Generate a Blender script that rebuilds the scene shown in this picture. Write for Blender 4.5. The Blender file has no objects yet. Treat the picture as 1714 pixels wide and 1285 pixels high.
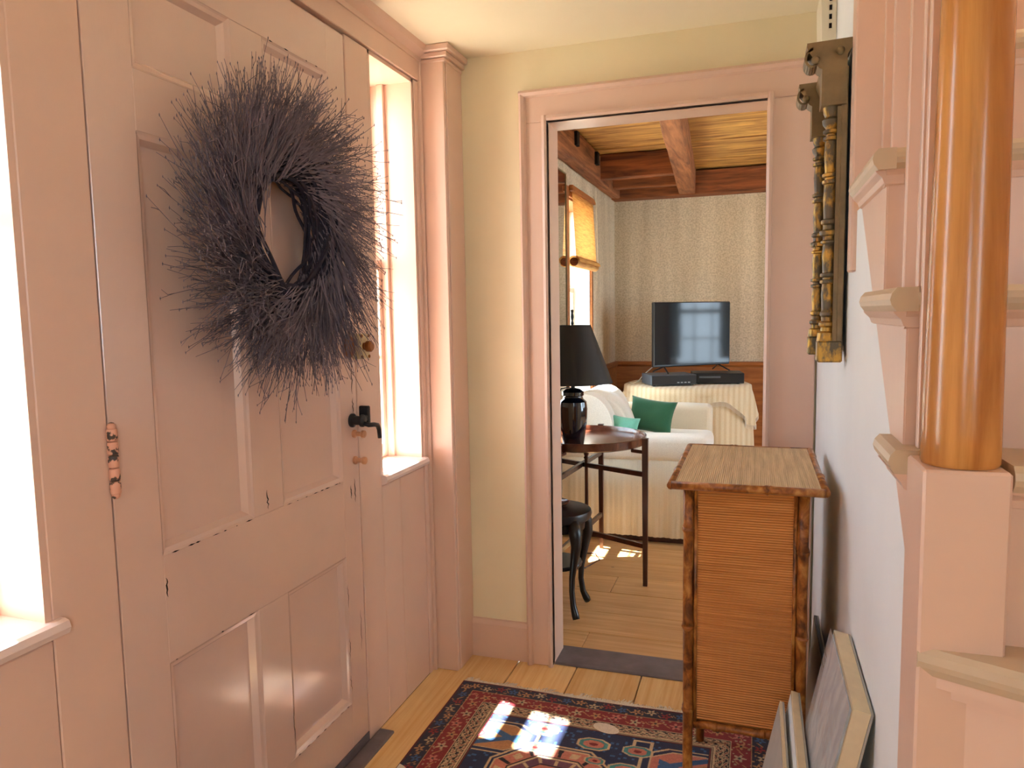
import bpy, bmesh, math, random
import numpy as np
from mathutils import Vector, Matrix, noise as mnoise
random.seed(7)
S = bpy.context.scene
COL = S.collection

# ------------------------------------------------------------------ camera
CAM_H = 1.28
YAW, PITCH, ROLL = math.radians(18.39), math.radians(-5.417), math.radians(-1.009)
fw = Vector((-math.sin(YAW)*math.cos(PITCH), math.cos(YAW)*math.cos(PITCH), math.sin(PITCH)))
rt = Vector((math.cos(YAW), math.sin(YAW), 0)); up = rt.cross(fw)
c_, s_ = math.cos(ROLL), math.sin(ROLL)
rt, up = rt*c_ + up*s_, up*c_ - rt*s_
cd = bpy.data.cameras.new('camera'); cam = bpy.data.objects.new('camera', cd); COL.objects.link(cam)
cd.sensor_width = 36; cd.lens = 36*1229.5/1714; cd.clip_start = .02
cam.matrix_world = Matrix(((rt.x, up.x, -fw.x, 0), (rt.y, up.y, -fw.y, 0), (rt.z, up.z, -fw.z, CAM_H), (0, 0, 0, 1)))
S.camera = cam

# ------------------------------------------------------------------ world, sun, exposure
W = bpy.data.worlds.new('world'); S.world = W; W.use_nodes = True
wn = W.node_tree.nodes; wb = wn['Background']
wb.inputs[0].default_value = (.68, .85, 1.0, 1); wb.inputs[1].default_value = 7.0
sd = bpy.data.lights.new('sun', 'SUN'); sun = bpy.data.objects.new('sun', sd); COL.objects.link(sun)
sd.energy = 46; sd.angle = math.radians(.9); sd.color = (1, .97, .91)
SUN = Vector((.385, -.066, -1)).normalized()
sun.rotation_euler = SUN.to_track_quat('-Z', 'Y').to_euler(); sun.location = (-3, 1, 6)
S.view_settings.view_transform = 'Standard'; S.view_settings.look = 'None'
S.view_settings.gamma = 1; S.view_settings.use_curve_mapping = False
S.view_settings.exposure = 0.84
S.cycles.use_adaptive_sampling = True; S.cycles.adaptive_threshold = .02
S.cycles.max_bounces = 10; S.cycles.diffuse_bounces = 6; S.cycles.transparent_max_bounces = 16
S.cycles.caustics_reflective = False; S.cycles.caustics_refractive = False
S.cycles.use_denoising = True
S.cycles.sample_clamp_indirect = 12

def portal(loc, sx, sz, d):
    l = bpy.data.lights.new('portal', 'AREA'); l.shape = 'RECTANGLE'; l.size = sx; l.size_y = sz
    l.cycles.is_portal = True
    o = bpy.data.objects.new('window_portal', l); COL.objects.link(o); o.location = loc
    o.rotation_euler = Vector(d).to_track_quat('-Z', 'Z').to_euler()

# ------------------------------------------------------------------ materials
def srgb(r, g, b):
    f = lambda c: (c/255/12.92) if c/255 <= .04045 else ((c/255+.055)/1.055)**2.4
    return (f(r), f(g), f(b), 1)
M = {}
def nodes(name):
    m = bpy.data.materials.new(name); m.use_nodes = True; M[name] = m
    nt = m.node_tree; return m, nt, nt.nodes['Principled BSDF']
def ramp(nt, fac, stops):
    r = nt.nodes.new('ShaderNodeValToRGB'); e = r.color_ramp.elements
    while len(e) < len(stops): e.new(.5)
    for k, (p, c) in enumerate(stops): e[k].position = p; e[k].color = c
    nt.links.new(fac, r.inputs[0]); return r.outputs[0]
def coords(nt, scale=(1, 1, 1), obj=True):
    t = nt.nodes.new('ShaderNodeTexCoord'); mp = nt.nodes.new('ShaderNodeMapping'); mp.inputs['Scale'].default_value = scale
    nt.links.new(t.outputs['Object'], mp.inputs[0])
    oi = nt.nodes.new('ShaderNodeObjectInfo'); mu = nt.nodes.new('ShaderNodeVectorMath'); mu.operation = 'MULTIPLY_ADD'
    mu.inputs[1].default_value = (37, 23, 51)
    nt.links.new(oi.outputs['Random'], mu.inputs[0]); nt.links.new(mp.outputs[0], mu.inputs[2])
    return mu.outputs[0]
def noise(nt, vec, sc, det=4, rough=.55, dist=0):
    n = nt.nodes.new('ShaderNodeTexNoise'); n.inputs['Scale'].default_value = sc; n.inputs['Detail'].default_value = det
    n.inputs['Roughness'].default_value = rough; n.inputs['Distortion'].default_value = dist
    nt.links.new(vec, n.inputs['Vector']); return n.outputs[0]
def bump(nt, b, h, st, d=.002):
    n = nt.nodes.new('ShaderNodeBump'); n.inputs['Strength'].default_value = st; n.inputs['Distance'].default_value = d
    nt.links.new(h, n.inputs['Height']); nt.links.new(n.outputs[0], b.inputs['Normal'])
def mul(c, k): return (min(1, c[0]*k), min(1, c[1]*k), min(1, c[2]*k), 1)
def paint(name, c, rough=.35, var=.06, sc=3, bst=.15, bsc=(30, 30, 4), coat=0):
    m, nt, b = nodes(name); v = coords(nt)
    f = noise(nt, v, sc, 5)
    nt.links.new(ramp(nt, f, [(.3, mul(c, 1-var)), (.7, mul(c, 1+var))]), b.inputs['Base Color'])
    b.inputs['Roughness'].default_value = rough
    b.inputs['Coat Weight'].default_value = coat; b.inputs['Coat Roughness'].default_value = .15
    bump(nt, b, noise(nt, coords(nt, bsc), 1.0, 4), bst, .003)
    return m
def wood(name, c0, c1, scale=(3, 60, 60), rough=.45, knots=None, bst=.2, coat=0):
    m, nt, b = nodes(name); v = coords(nt, scale)
    f = noise(nt, v, 1.0, 6, .6, .6)
    col = ramp(nt, f, [(.32, c0), (.68, c1)])
    f2 = noise(nt, coords(nt, (2, 2, 2)), 1.2, 3)
    mx = nt.nodes.new('ShaderNodeMix'); mx.data_type = 'RGBA'; mx.blend_type = 'MULTIPLY'; mx.inputs[0].default_value = .5
    nt.links.new(col, mx.inputs['A']); nt.links.new(ramp(nt, f2, [(.3, (.62, .55, .5, 1)), (.65, (1, 1, 1, 1))]), mx.inputs['B'])
    out = mx.outputs['Result']
    if knots:
        vo = nt.nodes.new('ShaderNodeTexVoronoi'); vo.inputs['Scale'].default_value = knots[0]
        nt.links.new(coords(nt), vo.inputs['Vector'])
        m2 = nt.nodes.new('ShaderNodeMix'); m2.data_type = 'RGBA'
        nt.links.new(ramp(nt, vo.outputs['Distance'], [(knots[1], (1, 1, 1, 1)), (knots[1]*2.2, (0, 0, 0, 1))]), m2.inputs[0])
        nt.links.new(out, m2.inputs['A']); m2.inputs['B'].default_value = knots[2]; out = m2.outputs['Result']
    nt.links.new(out, b.inputs['Base Color']); b.inputs['Roughness'].default_value = rough
    b.inputs['Coat Weight'].default_value = coat; b.inputs['Coat Roughness'].default_value = .12
    bump(nt, b, f, bst, .002)
    return m
def plain(name, c, rough=.5, metal=0, coat=0):
    m, nt, b = nodes(name); b.inputs['Base Color'].default_value = c; b.inputs['Roughness'].default_value = rough
    b.inputs['Metallic'].default_value = metal; b.inputs['Coat Weight'].default_value = coat
    return m
def fabric(name, c, wsc=500, rough=.9, var=.12, stripes=None):
    m, nt, b = nodes(name); v = coords(nt)
    f = noise(nt, v, wsc, 2)
    col = ramp(nt, f, [(.25, mul(c, 1-var)), (.75, mul(c, 1+var))])
    if stripes:
        wv = nt.nodes.new('ShaderNodeTexWave'); wv.bands_direction = stripes[0]; wv.inputs['Scale'].default_value = stripes[1]
        nt.links.new(v, wv.inputs['Vector'])
        mx = nt.nodes.new('ShaderNodeMix'); mx.data_type = 'RGBA'; mx.blend_type = 'MULTIPLY'; mx.inputs[0].default_value = 1
        nt.links.new(col, mx.inputs['A']); nt.links.new(ramp(nt, wv.outputs['Fac'], [(.35, (1, 1, 1, 1)), (.75, stripes[2])]), mx.inputs['B'])
        col = mx.outputs['Result']
    nt.links.new(col, b.inputs['Base Color']); b.inputs['Roughness'].default_value = rough
    b.inputs['Sheen Weight'].default_value = .2
    bump(nt, b, f, .3, .001)
    return m

PINK = srgb(224, 192, 174)
paint('pink_paint', PINK, .30, .04, 3, .12, (40, 40, 5))
paint('pink_door', srgb(222, 193, 179), .22, .04, 3, .16, (45, 45, 6), .8)
paint('white_sill', srgb(232, 212, 204), .3, .06, 6)
paint('cream_plaster', srgb(234, 222, 190), .7, .05, 2, .25, (6, 6, 6))
paint('ceiling_plaster', srgb(242, 233, 208), .75, .03, 2, .15, (6, 6, 6))
paint('white_plaster', srgb(232, 238, 242), .7, .04, 2.5, .3, (7, 7, 7))
paint('tread_paint', srgb(204, 184, 158), .4, .07, 5)
wood('pine_floor', srgb(232, 186, 120), srgb(250, 220, 162), (60, 2.2, 60), .38, (4.2, .03, srgb(70, 38, 18)), .15)
wood('pine_floor_across', srgb(210, 162, 106), srgb(236, 196, 142), (2.2, 60, 60), .34, (4.2, .03, srgb(70, 38, 18)), .15)
wood('ceiling_board', srgb(128, 72, 26), srgb(240, 192, 112), (2.5, 20, 30), .6, None, .4)
wood('old_beam', srgb(96, 54, 32), srgb(180, 118, 78), (30, 2.4, 30), .75, None, .7)
wood('old_joist', srgb(88, 44, 24), srgb(168, 98, 54), (2.4, 30, 30), .75, None, .7)
wood('wainscot_wood', srgb(150, 88, 40), srgb(190, 120, 62), (4, 40, 40), .5)
wood('newel_wood', srgb(170, 106, 46), srgb(222, 160, 88), (26, 26, 2.2), .24, (7, .022, srgb(84, 42, 18)), .05, .25)
wood('mahogany', srgb(44, 18, 12), srgb(88, 40, 26), (30, 30, 5), .3, None, .08, .3)
wood('tray_wood', srgb(70, 32, 20), srgb(120, 70, 50), (8, 30, 8), .22, None, .05, .5)
paint('grey_threshold', srgb(112, 104, 110), .5, .18, 14, .5, (10, 40, 10))
paint('ebonised', srgb(26, 22, 24), .28, .2, 10, .1)
plain('black_iron', srgb(30, 34, 38), .42, .3)
plain('dark_gap', srgb(22, 14, 10), .9)
paint('painted_brass', srgb(214, 158, 120), .35, .15, 30)
paint('cream_metal', srgb(206, 186, 142), .4, .15, 40)
plain('bronze_metal', srgb(150, 96, 52), .35, .6)
plain('steel', srgb(170, 170, 170), .35, .8)
plain('white_plastic', srgb(226, 220, 200), .45)

# hinge: chipped paint over dark metal
m, nt, b = nodes('chipped_hinge'); f = noise(nt, coords(nt, (1, 1, 1)), 60, 5)
nt.links.new(ramp(nt, f, [(.53, srgb(220, 166, 142)), (.57, srgb(70, 58, 52))]), b.inputs['Base Color']); b.inputs['Roughness'].default_value = .45
# gilt frame: worn gold over brown
m, nt, b = nodes('gilt'); f = noise(nt, coords(nt, (1, 1, .5)), 42, 5, .65)
nt.links.new(ramp(nt, f, [(.46, srgb(96, 84, 62)), (.60, srgb(196, 152, 72))]), b.inputs['Base Color'])
nt.links.new(ramp(nt, f, [(.44, (.1, .1, .1, 1)), (.58, (.75, .75, .75, 1))]), b.inputs['Metallic']); b.inputs['Roughness'].default_value = .38
paint('bronze_paint', srgb(128, 108, 74), .45, .22, 22, .3, (40, 40, 40))
# wallpaper: soft random vertical streaks plus sprigs
m, nt, b = nodes('wallpaper'); v = coords(nt, (1, 1, 1))
f = noise(nt, coords(nt, (5, 5, .25)), 1.6, 2); f2 = noise(nt, v, 85, 4, .7)
mx = nt.nodes.new('ShaderNodeMix'); mx.data_type = 'RGBA'; mx.blend_type = 'MULTIPLY'; mx.inputs[0].default_value = 1
nt.links.new(ramp(nt, f, [(.35, srgb(206, 190, 166)), (.65, srgb(228, 214, 192))]), mx.inputs['A'])
nt.links.new(ramp(nt, f2, [(.4, (.72, .70, .66, 1)), (.58, (1, 1, 1, 1))]), mx.inputs['B'])
nt.links.new(mx.outputs['Result'], b.inputs['Base Color']); b.inputs['Roughness'].default_value = .8
# glass panes
m = bpy.data.materials.new('window_glass'); m.use_nodes = True; M['window_glass'] = m; nt = m.node_tree
nt.nodes.clear(); o_ = nt.nodes.new('ShaderNodeOutputMaterial'); t_ = nt.nodes.new('ShaderNodeBsdfTransparent'); g_ = nt.nodes.new('ShaderNodeBsdfGlossy')
g_.inputs['Roughness'].default_value = .02; x_ = nt.nodes.new('ShaderNodeMixShader'); x_.inputs[0].default_value = .06
nt.links.new(t_.outputs[0], x_.inputs[1]); nt.links.new(g_.outputs[0], x_.inputs[2]); nt.links.new(x_.outputs[0], o_.inputs[0])
m = m.copy(); m.name = 'plastic_wrap'; M['plastic_wrap'] = m; nt = m.node_tree
for n in nt.nodes:
    if n.type == 'MIX_SHADER': n.inputs[0].default_value = .15
    if n.type == 'BSDF_GLOSSY':
        n.inputs['Roughness'].default_value = .12
        bp = nt.nodes.new('ShaderNodeBump'); bp.inputs['Strength'].default_value = .6; bp.inputs['Distance'].default_value = .01
        nt.links.new(noise(nt, coords(nt, (1, 9, 22)), 1.0, 3, .5, .6), bp.inputs['Height']); nt.links.new(bp.outputs[0], n.inputs['Normal'])
df = nt.nodes.new('ShaderNodeBsdfDiffuse'); df.inputs[0].default_value = (.85, .88, .9, 1); mk = nt.nodes.new('ShaderNodeMixShader'); mk.inputs[0].default_value = .14
om = [n for n in nt.nodes if n.type == 'OUTPUT_MATERIAL'][0]; ms = [n for n in nt.nodes if n.type == 'MIX_SHADER' and n != mk][0]
nt.links.new(ms.outputs[0], mk.inputs[1]); nt.links.new(df.outputs[0], mk.inputs[2]); nt.links.new(mk.outputs[0], om.inputs[0])
plain('silver_mirror', (.82, .84, .84, 1), .03, 1)
# bamboo poles: scorched mottling
m, nt, b = nodes('bamboo'); f = noise(nt, coords(nt, (1, 1, .6)), 34, 4, .6, .5)
nt.links.new(ramp(nt, f, [(.36, srgb(92, 48, 20)), (.52, srgb(164, 100, 44)), (.68, srgb(206, 150, 80))]), b.inputs['Base Color'])
b.inputs['Roughness'].default_value = .3; bump(nt, b, f, .15, .002)
for nm, ax, c0, c1 in (('reed_panel', (5, 5, 130), srgb(200, 134, 68), srgb(228, 164, 94)), ('reed_top', (130, 6, 6), srgb(192, 160, 116), srgb(226, 196, 152))):  # top reed: woven tan, lightened in colour for window light
    m, nt, b = nodes(nm); f = noise(nt, coords(nt, ax), 1.0, 4)
    nt.links.new(ramp(nt, f, [(.3, c0), (.7, c1)]), b.inputs['Base Color']); b.inputs['Roughness'].default_value = .5
    if nm == 'reed_panel':
        lk_ = b.inputs['Base Color'].links[0]; src = lk_.from_socket
        wv = nt.nodes.new('ShaderNodeTexWave'); wv.bands_direction = 'Z'; wv.inputs['Scale'].default_value = 54; wv.inputs['Distortion'].default_value = .6; wv.inputs['Detail Scale'].default_value = .4
        nt.links.new(coords(nt), wv.inputs['Vector']); mx = nt.nodes.new('ShaderNodeMix'); mx.data_type = 'RGBA'; mx.blend_type = 'MULTIPLY'; mx.inputs[0].default_value = 1
        nt.links.new(src, mx.inputs['A']); nt.links.new(ramp(nt, wv.outputs['Fac'], [(.05, (.62, .5, .42, 1)), (.4, (1, 1, 1, 1))]), mx.inputs['B']); nt.links.new(mx.outputs['Result'], b.inputs['Base Color'])
fabric('slipcover', srgb(234, 226, 208), 400, stripes=('X', 42, (.88, .83, .74, 1)))
fabric('slipcover_white', srgb(240, 238, 230), 300)
fabric('green_cushion', srgb(44, 100, 70), 300)
fabric('aqua_cushion', srgb(120, 196, 176), 300)
fabric('tablecloth_cream', srgb(226, 210, 178), 220, stripes=('X', 9, (.9, .84, .74, 1)))
fabric('fringe_wool', srgb(232, 222, 206), 200)
paint('canvas', srgb(222, 204, 172), .8, .05, 40)
paint('card_grey', srgb(176, 174, 168), .8, .05, 20)
# painting under plastic: loose pale bands
m, nt, b = nodes('pale_painting'); f = noise(nt, coords(nt, (1, 10, 3)), 1.6, 3, .5, 1.2)
nt.links.new(ramp(nt, f, [(.30, srgb(206, 200, 190)), (.45, srgb(184, 194, 204)), (.58, srgb(226, 226, 226)), (.72, srgb(160, 176, 192))]), b.inputs['Base Color']); b.inputs['Roughness'].default_value = .7
paint('twig_bark', srgb(110, 100, 110), .7, .55, 14, .1)
paint('vine_dark', srgb(42, 38, 52), .8, .3, 20, .1)
plain('tv_screen', (.006, .008, .012, 1), .07); plain('tv_black', (.012, .012, .014, 1), .35)
plain('player_grey', srgb(78, 86, 96), .4); plain('player_black', srgb(24, 24, 28), .4); plain('player_detail', srgb(150, 156, 164), .35)
plain('lamp_ceramic', srgb(16, 18, 30), .08, 0, 1); plain('lamp_black_card', srgb(20, 18, 18), .6); plain('lamp_lining', srgb(190, 160, 110), .7)
m, nt, b = nodes('woven_shade'); f = noise(nt, coords(nt, (8, 8, 150)), 1.0, 4)
nt.links.new(ramp(nt, f, [(.3, srgb(150, 96, 48)), (.7, srgb(226, 186, 120))]), b.inputs['Base Color']); b.inputs['Roughness'].default_value = .8
tr = nt.nodes.new('ShaderNodeBsdfTranslucent'); tr.inputs[0].default_value = srgb(232, 176, 96); mxs = nt.nodes.new('ShaderNodeMixShader'); mxs.inputs[0].default_value = .35
nt.links.new(b.outputs[0], mxs.inputs[1]); nt.links.new(tr.outputs[0], mxs.inputs[2]); nt.links.new(mxs.outputs[0], nt.nodes['Material Output'].inputs[0])
m, nt, b = nodes('white_curtain'); b.inputs['Base Color'].default_value = srgb(235, 235, 232); b.inputs['Roughness'].default_value = .9
paint('ground', srgb(158, 154, 134), .95, .15, 1)
paint('outside_white', srgb(235, 235, 230), .8, .03, 1)
m, nt, b = nodes('rug_wool'); a_ = nt.nodes.new('ShaderNodeVertexColor'); a_.layer_name = 'dye'
nt.links.new(a_.outputs[0], b.inputs['Base Color']); b.inputs['Roughness'].default_value = .95; b.inputs['Sheen Weight'].default_value = .15
bump(nt, b, noise(nt, coords(nt), 420, 2), .6, .002)

# ------------------------------------------------------------------ mesh helpers
def BM(): return bmesh.new()
def box(bm, x0, x1, y0, y1, z0, z1, bev=0):
    r = bmesh.ops.create_cube(bm, size=1)['verts']
    for v in r: v.co = Vector(((x0+x1)/2 + v.co.x*(x1-x0), (y0+y1)/2 + v.co.y*(y1-y0), (z0+z1)/2 + v.co.z*(z1-z0)))
    if bev:
        es = list({e for v in r for e in v.link_edges})
        bmesh.ops.bevel(bm, geom=es, offset=bev, segments=1, affect='EDGES', profile=.5)
    return bm
def hexa(bm, a, b):           # two quads (4 points each) joined
    va = [bm.verts.new(p) for p in a]; vb = [bm.verts.new(p) for p in b]
    bm.faces.new(va[::-1]); bm.faces.new(vb)
    for i in range(4): bm.faces.new((va[i], va[(i+1) % 4], vb[(i+1) % 4], vb[i]))
    return bm
def prism(bm, pts, axis, lo, hi):
    def P(p, q, t): return {'x': (t, p, q), 'y': (p, t, q), 'z': (p, q, t)}[axis]
    a = [bm.verts.new(P(p, q, lo)) for p, q in pts]; b = [bm.verts.new(P(p, q, hi)) for p, q in pts]
    n = len(pts); bm.faces.new(a); bm.faces.new(b[::-1])
    for i in range(n): bm.faces.new((a[i], b[i], b[(i+1) % n], a[(i+1) % n]))
    return bm
def lathe(bm, prof, c, seg=24, axis='z', a0=0, a1=2*math.pi):
    full = abs(a1-a0-2*math.pi) < 1e-6; n = seg if full else seg+1; rings = []
    for r, h in prof:
        ring = []
        for k in range(n):
            a = a0+(a1-a0)*k/seg; u, v = max(r, 1e-5)*math.cos(a), max(r, 1e-5)*math.sin(a)
            p = {'z': (u, v, h), 'x': (h, u, v), 'y': (u, h, v)}[axis]
            ring.append(bm.verts.new((c[0]+p[0], c[1]+p[1], c[2]+p[2])))
        rings.append(ring)
    for i in range(len(rings)-1):
        for k in range(n if full else n-1):
            k2 = (k+1) % n; bm.faces.new((rings[i][k], rings[i][k2], rings[i+1][k2], rings[i+1][k]))
    if full:
        bm.faces.new(rings[0][::-1]); bm.faces.new(rings[-1])
    return bm
def tube(bm, pts, rad, sides=6, cap=True):
    pts = [Vector(p) for p in pts]; n = len(pts); rings = []
    if not isinstance(rad, (list, tuple)): rad = [rad]*n
    prev = None
    for i, p in enumerate(pts):
        t = (pts[min(i+1, n-1)]-pts[max(i-1, 0)]); t = t.normalized() if t.length else Vector((0, 0, 1))
        a = (prev - t*prev.dot(t)) if prev is not None else t.orthogonal()
        if a.length < 1e-6: a = t.orthogonal()
        a.normalize(); prev = a; b = t.cross(a)
        rings.append([bm.verts.new(p + (a*math.cos(2*math.pi*k/sides)+b*math.sin(2*math.pi*k/sides))*rad[i]) for k in range(sides)])
    for i in range(n-1):
        for k in range(sides):
            k2 = (k+1) % sides; bm.faces.new((rings[i][k], rings[i][k2], rings[i+1][k2], rings[i+1][k]))
    if cap: bm.faces.new(rings[0][::-1]); bm.faces.new(rings[-1])
    return bm
def ball(bm, c, r, seg=12, sc=(1, 1, 1)):
    vs = bmesh.ops.create_uvsphere(bm, u_segments=seg, v_segments=max(6, seg//2+2), radius=r)['verts']
    for v in vs: v.co = Vector((c[0]+v.co.x*sc[0], c[1]+v.co.y*sc[1], c[2]+v.co.z*sc[2]))
    return bm
class Raw:
    """plain vertex and face lists for meshes of many small pieces"""
    def __init__(self): self.v = []; self.f = []
    def tube(self, pts, rad, sides=3):
        n = len(pts); prev = None; b0 = len(self.v)
        for i, p in enumerate(pts):
            t = (pts[min(i+1, n-1)]-pts[max(i-1, 0)]).normalized()
            a = (prev-t*prev.dot(t)) if prev is not None else t.orthogonal()
            if a.length < 1e-6: a = t.orthogonal()
            a.normalize(); prev = a; b = t.cross(a)
            for k in range(sides):
                q = p+(a*math.cos(2*math.pi*k/sides)+b*math.sin(2*math.pi*k/sides))*rad[i]; self.v.append((q.x, q.y, q.z))
        for i in range(n-1):
            for k in range(sides):
                k2 = (k+1) % sides; o = b0+i*sides; self.f.append((o+k, o+k2, o+sides+k2, o+sides+k))
    def bud(self, c, r, h):
        b0 = len(self.v)
        self.v += [(c.x+r, c.y, c.z), (c.x, c.y+r, c.z), (c.x-r, c.y, c.z), (c.x, c.y-r, c.z), (c.x, c.y, c.z+h), (c.x, c.y, c.z-h)]
        for k in range(4): self.f += [(b0+k, b0+(k+1) % 4, b0+4), (b0+(k+1) % 4, b0+k, b0+5)]
    def obj(self, name, mat, parent, kind=None):
        w = wloc(parent); me = bpy.data.meshes.new(name); me.from_pydata([(x-w.x, y-w.y, z-w.z) for x, y, z in self.v], [], self.f); me.materials.append(M[mat])
        o = bpy.data.objects.new(name, me); COL.objects.link(o); o.parent = parent
        if kind: o['kind'] = kind
        return o
def wloc(o):
    v = Vector((0, 0, 0))
    while o: v += o.location; o = o.parent
    return v
def obj(name, bm, mat, parent=None, smooth=False, kind=None, loc=None):
    bmesh.ops.recalc_face_normals(bm, faces=bm.faces)
    L = Vector(loc) if loc else Vector((0, 0, 0))
    off = (wloc(parent) if parent else Vector((0, 0, 0))) + L
    for v in bm.verts: v.co -= off
    me = bpy.data.meshes.new(name); bm.to_mesh(me); bm.free()
    if smooth is True:
        me.polygons.foreach_set('use_smooth', [True]*len(me.polygons))
    me.materials.append(M[mat])
    o = bpy.data.objects.new(name, me); COL.objects.link(o); o.location = L
    if smooth == 'auto': me.shade_smooth(); me.set_sharp_from_angle(angle=math.radians(38))
    if parent: o.parent = parent
    if kind: o['kind'] = kind
    return o
def empty(name, loc):
    o = bpy.data.objects.new(name, None); COL.objects.link(o); o.location = loc; o.empty_display_size = .05; return o
def thing(name, loc, label, cat, group=None):
    o = empty(name, loc); tag(o, label, cat, group); return o
def tag(o, label, cat, group=None):
    o['label'] = label; o['category'] = cat
    if group: o['group'] = group
    return o
def struct(name, bm, mat, label=None, smooth=False):
    o = obj(name, bm, mat, None, smooth); o['kind'] = 'structure'
    if label: o['label'] = label
    return o

# ------------------------------------------------------------------ key planes (metres)
XL, XR, YB, ZC = -1.096, .178, 2.50, 2.177       # hall left wall, right wall, back wall, ceiling
DX0, DX1, DZ = -.683, .026, 1.93                  # doorway opening
LXL, LYF, LZ = -1.12, 6.13, 2.40                  # living room left wall, far wall, board ceiling
LXR, YH = 3.3, -2.2                               # living room right wall, hall rear wall
SX = 1.10                                         # stair far side wall

# ================================================================== STRUCTURE
# ---- floors
fl = struct('floor', box(BM(), XL-.02, SX, YH, YB, -.05, -.014), 'dark_gap')
ex = [-1.10, -.818, -.601, -.367, -.205, .02, .235, .45, .66, .88, SX]
for i in range(len(ex)-1):
    obj('plank', box(BM(), ex[i]+.002, ex[i+1]-.002, YH, YB, -.02, 0, .002), 'pine_floor', fl)
fl2 = struct('floor_2', box(BM(), LXL, LXR, 2.60, LYF, -.05, -.014), 'dark_gap')
ys = [2.648, 2.80, 3.01, 3.24, 3.45, 3.69, 3.93, 4.15, 4.38, 4.6, 4.84, 5.06, 5.3, 5.52, 5.75, 5.96, LYF]
for i in range(len(ys)-1):
    xs = [LXL, -.62 if i % 3 == 0 else (1.1 if i % 3 == 1 else .35), LXR]
    for j in range(2):
        obj('plank', box(BM(), xs[j]+.001, xs[j+1]-.001, ys[i]+.0015, ys[i+1]-.0015, -.02, 0, .0015), 'pine_floor_across', fl2)
th = struct('trim_1', box(BM(), DX0-.12, DX1+.1, 2.497, 2.645, -.02, .008, .004), 'grey_threshold', 'worn grey painted threshold board under the inner doorway')
th2 = struct('trim_2', box(BM(), XL+.002, XL+.052, 1.02, 1.93, -.02, .007, .003), 'grey_threshold', 'worn grey painted threshold strip under the front door')

struct('trim_9', box(BM(), XL-.24, XL-.0005, 1.006, 1.870, -.02, .029), 'grey_threshold', 'door sill under the front door')
# ---- left wall (outside wall of the hall)
TH = .24   # wall thickness
SIDE = [(.57, .87), (2.00, 2.303)]      # sidelights
zs0, zs1 = .79, 2.065
wl = BM()
cuts = [YH, -1.35, -.75, SIDE[0][0], SIDE[0][1], 1.005, 1.871, SIDE[1][0], SIDE[1][1], YB+.10]
XO = XL-TH; XI = XL-.016
box(wl, XO, XI, YH, SIDE[0][0], -.06, ZC); box(wl, XO, XI, SIDE[0][1], 1.005, -.06, ZC)
box(wl, XO, XI, 1.871, SIDE[1][0], -.06, ZC); box(wl, XO, XI, SIDE[1][1], 2.60, -.06, ZC)
for a, b in SIDE:
    box(wl, XO, XI, a, b, -.06, zs0-.02); box(wl, XO, XI, a, b, zs1, ZC)
box(wl, XO, XI, 1.005, 1.871, 2.062, ZC)
wl = struct('wall_left', wl, 'pink_paint')
def board(y0, y1, z0, z1, x1=XL): return obj('board', box(BM(), XI, x1, y0, y1, z0, z1, .0022), 'pink_paint', wl)
board(YH, -1.352, 0, 2.064); board(-1.35, -.75, 0, 2.064); board(-.748, -.1, 0, 2.064); board(-.098, .568, 0, 2.064)
board(.57, .742, 0, zs0-.034); board(.744, .869, 0, zs0-.034); board(.871, 1.004, 0, 2.064)
board(1.8725, 1.999, 0, 2.064); board(2.0005, 2.12, 0, zs0-.034); board(2.122, 2.303, 0, zs0-.034)
board(2.305, 2.333, 0, 2.064, XL+.004)
board(YH, 2.345, 2.067, 2.135, XL+.008)

def crown(name, pts, axis, lo, hi, label=None): return struct(name, prism(BM(), pts, axis, lo, hi), 'pink_paint', label)
cr = [(XL, 2.128), (XL+.012, 2.130), (XL+.016, 2.142), (XL+.036, 2.158), (XL+.042, 2.177), (XL, 2.177)]
crown('trim_3', cr, 'y', YH, 2.345, 'pink crown moulding along the top of the front wall')
# bead beside the corner post
struct('trim_4', prism(BM(), [(XL, 2.333), (XL+.010, 2.335), (XL+.014, 2.340), (XL+.010, 2.346), (XL, 2.348)], 'z', 0, 2.128), 'pink_paint', 'slim pink bead running down beside the corner post', )
# ---- corner post
po = empty('trim_5', (-1.048, 2.42, 0)); po['kind'] = 'structure'; po['label'] = 'pink boxed corner post with a small moulded cap'
obj('post_face', box(BM(), XL, -1.004, 2.348, 2.366, .0, 2.14, .002), 'pink_paint', po)
obj('post_side', box(BM(), -1.018, -1.000, 2.3665, 2.498, .0, 2.14, .002), 'pink_paint', po)
cap = BM()
for i, (o0, z0, z1) in enumerate(((.004, 2.125, 2.138), (.014, 2.138, 2.155), (.026, 2.155, 2.1765))):
    box(cap, XL, -1.0+o0, 2.348-o0, 2.499, z0, z1, .003)
obj('post_cap', cap, 'pink_paint', po)

# ---- back wall of the hall with the doorway
T2 = 2.60
wb_ = BM()
box(wb_, XL-.02, DX0-.02, YB, T2, 0, ZC); box(wb_, DX1+.02, SX, YB, T2, 0, ZC); box(wb_, DX0-.02, DX1+.02, YB, T2, DZ+.02, ZC)
wall_back = struct('wall_back', wb_, 'cream_plaster')
bb = prism(BM(), [(YB, 0), (YB-.017, 0), (YB-.017, .128), (YB-.010, .143), (YB, .145)], 'x', -1.0, -.775)
struct('baseboard_back', bb, 'pink_paint')
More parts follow.
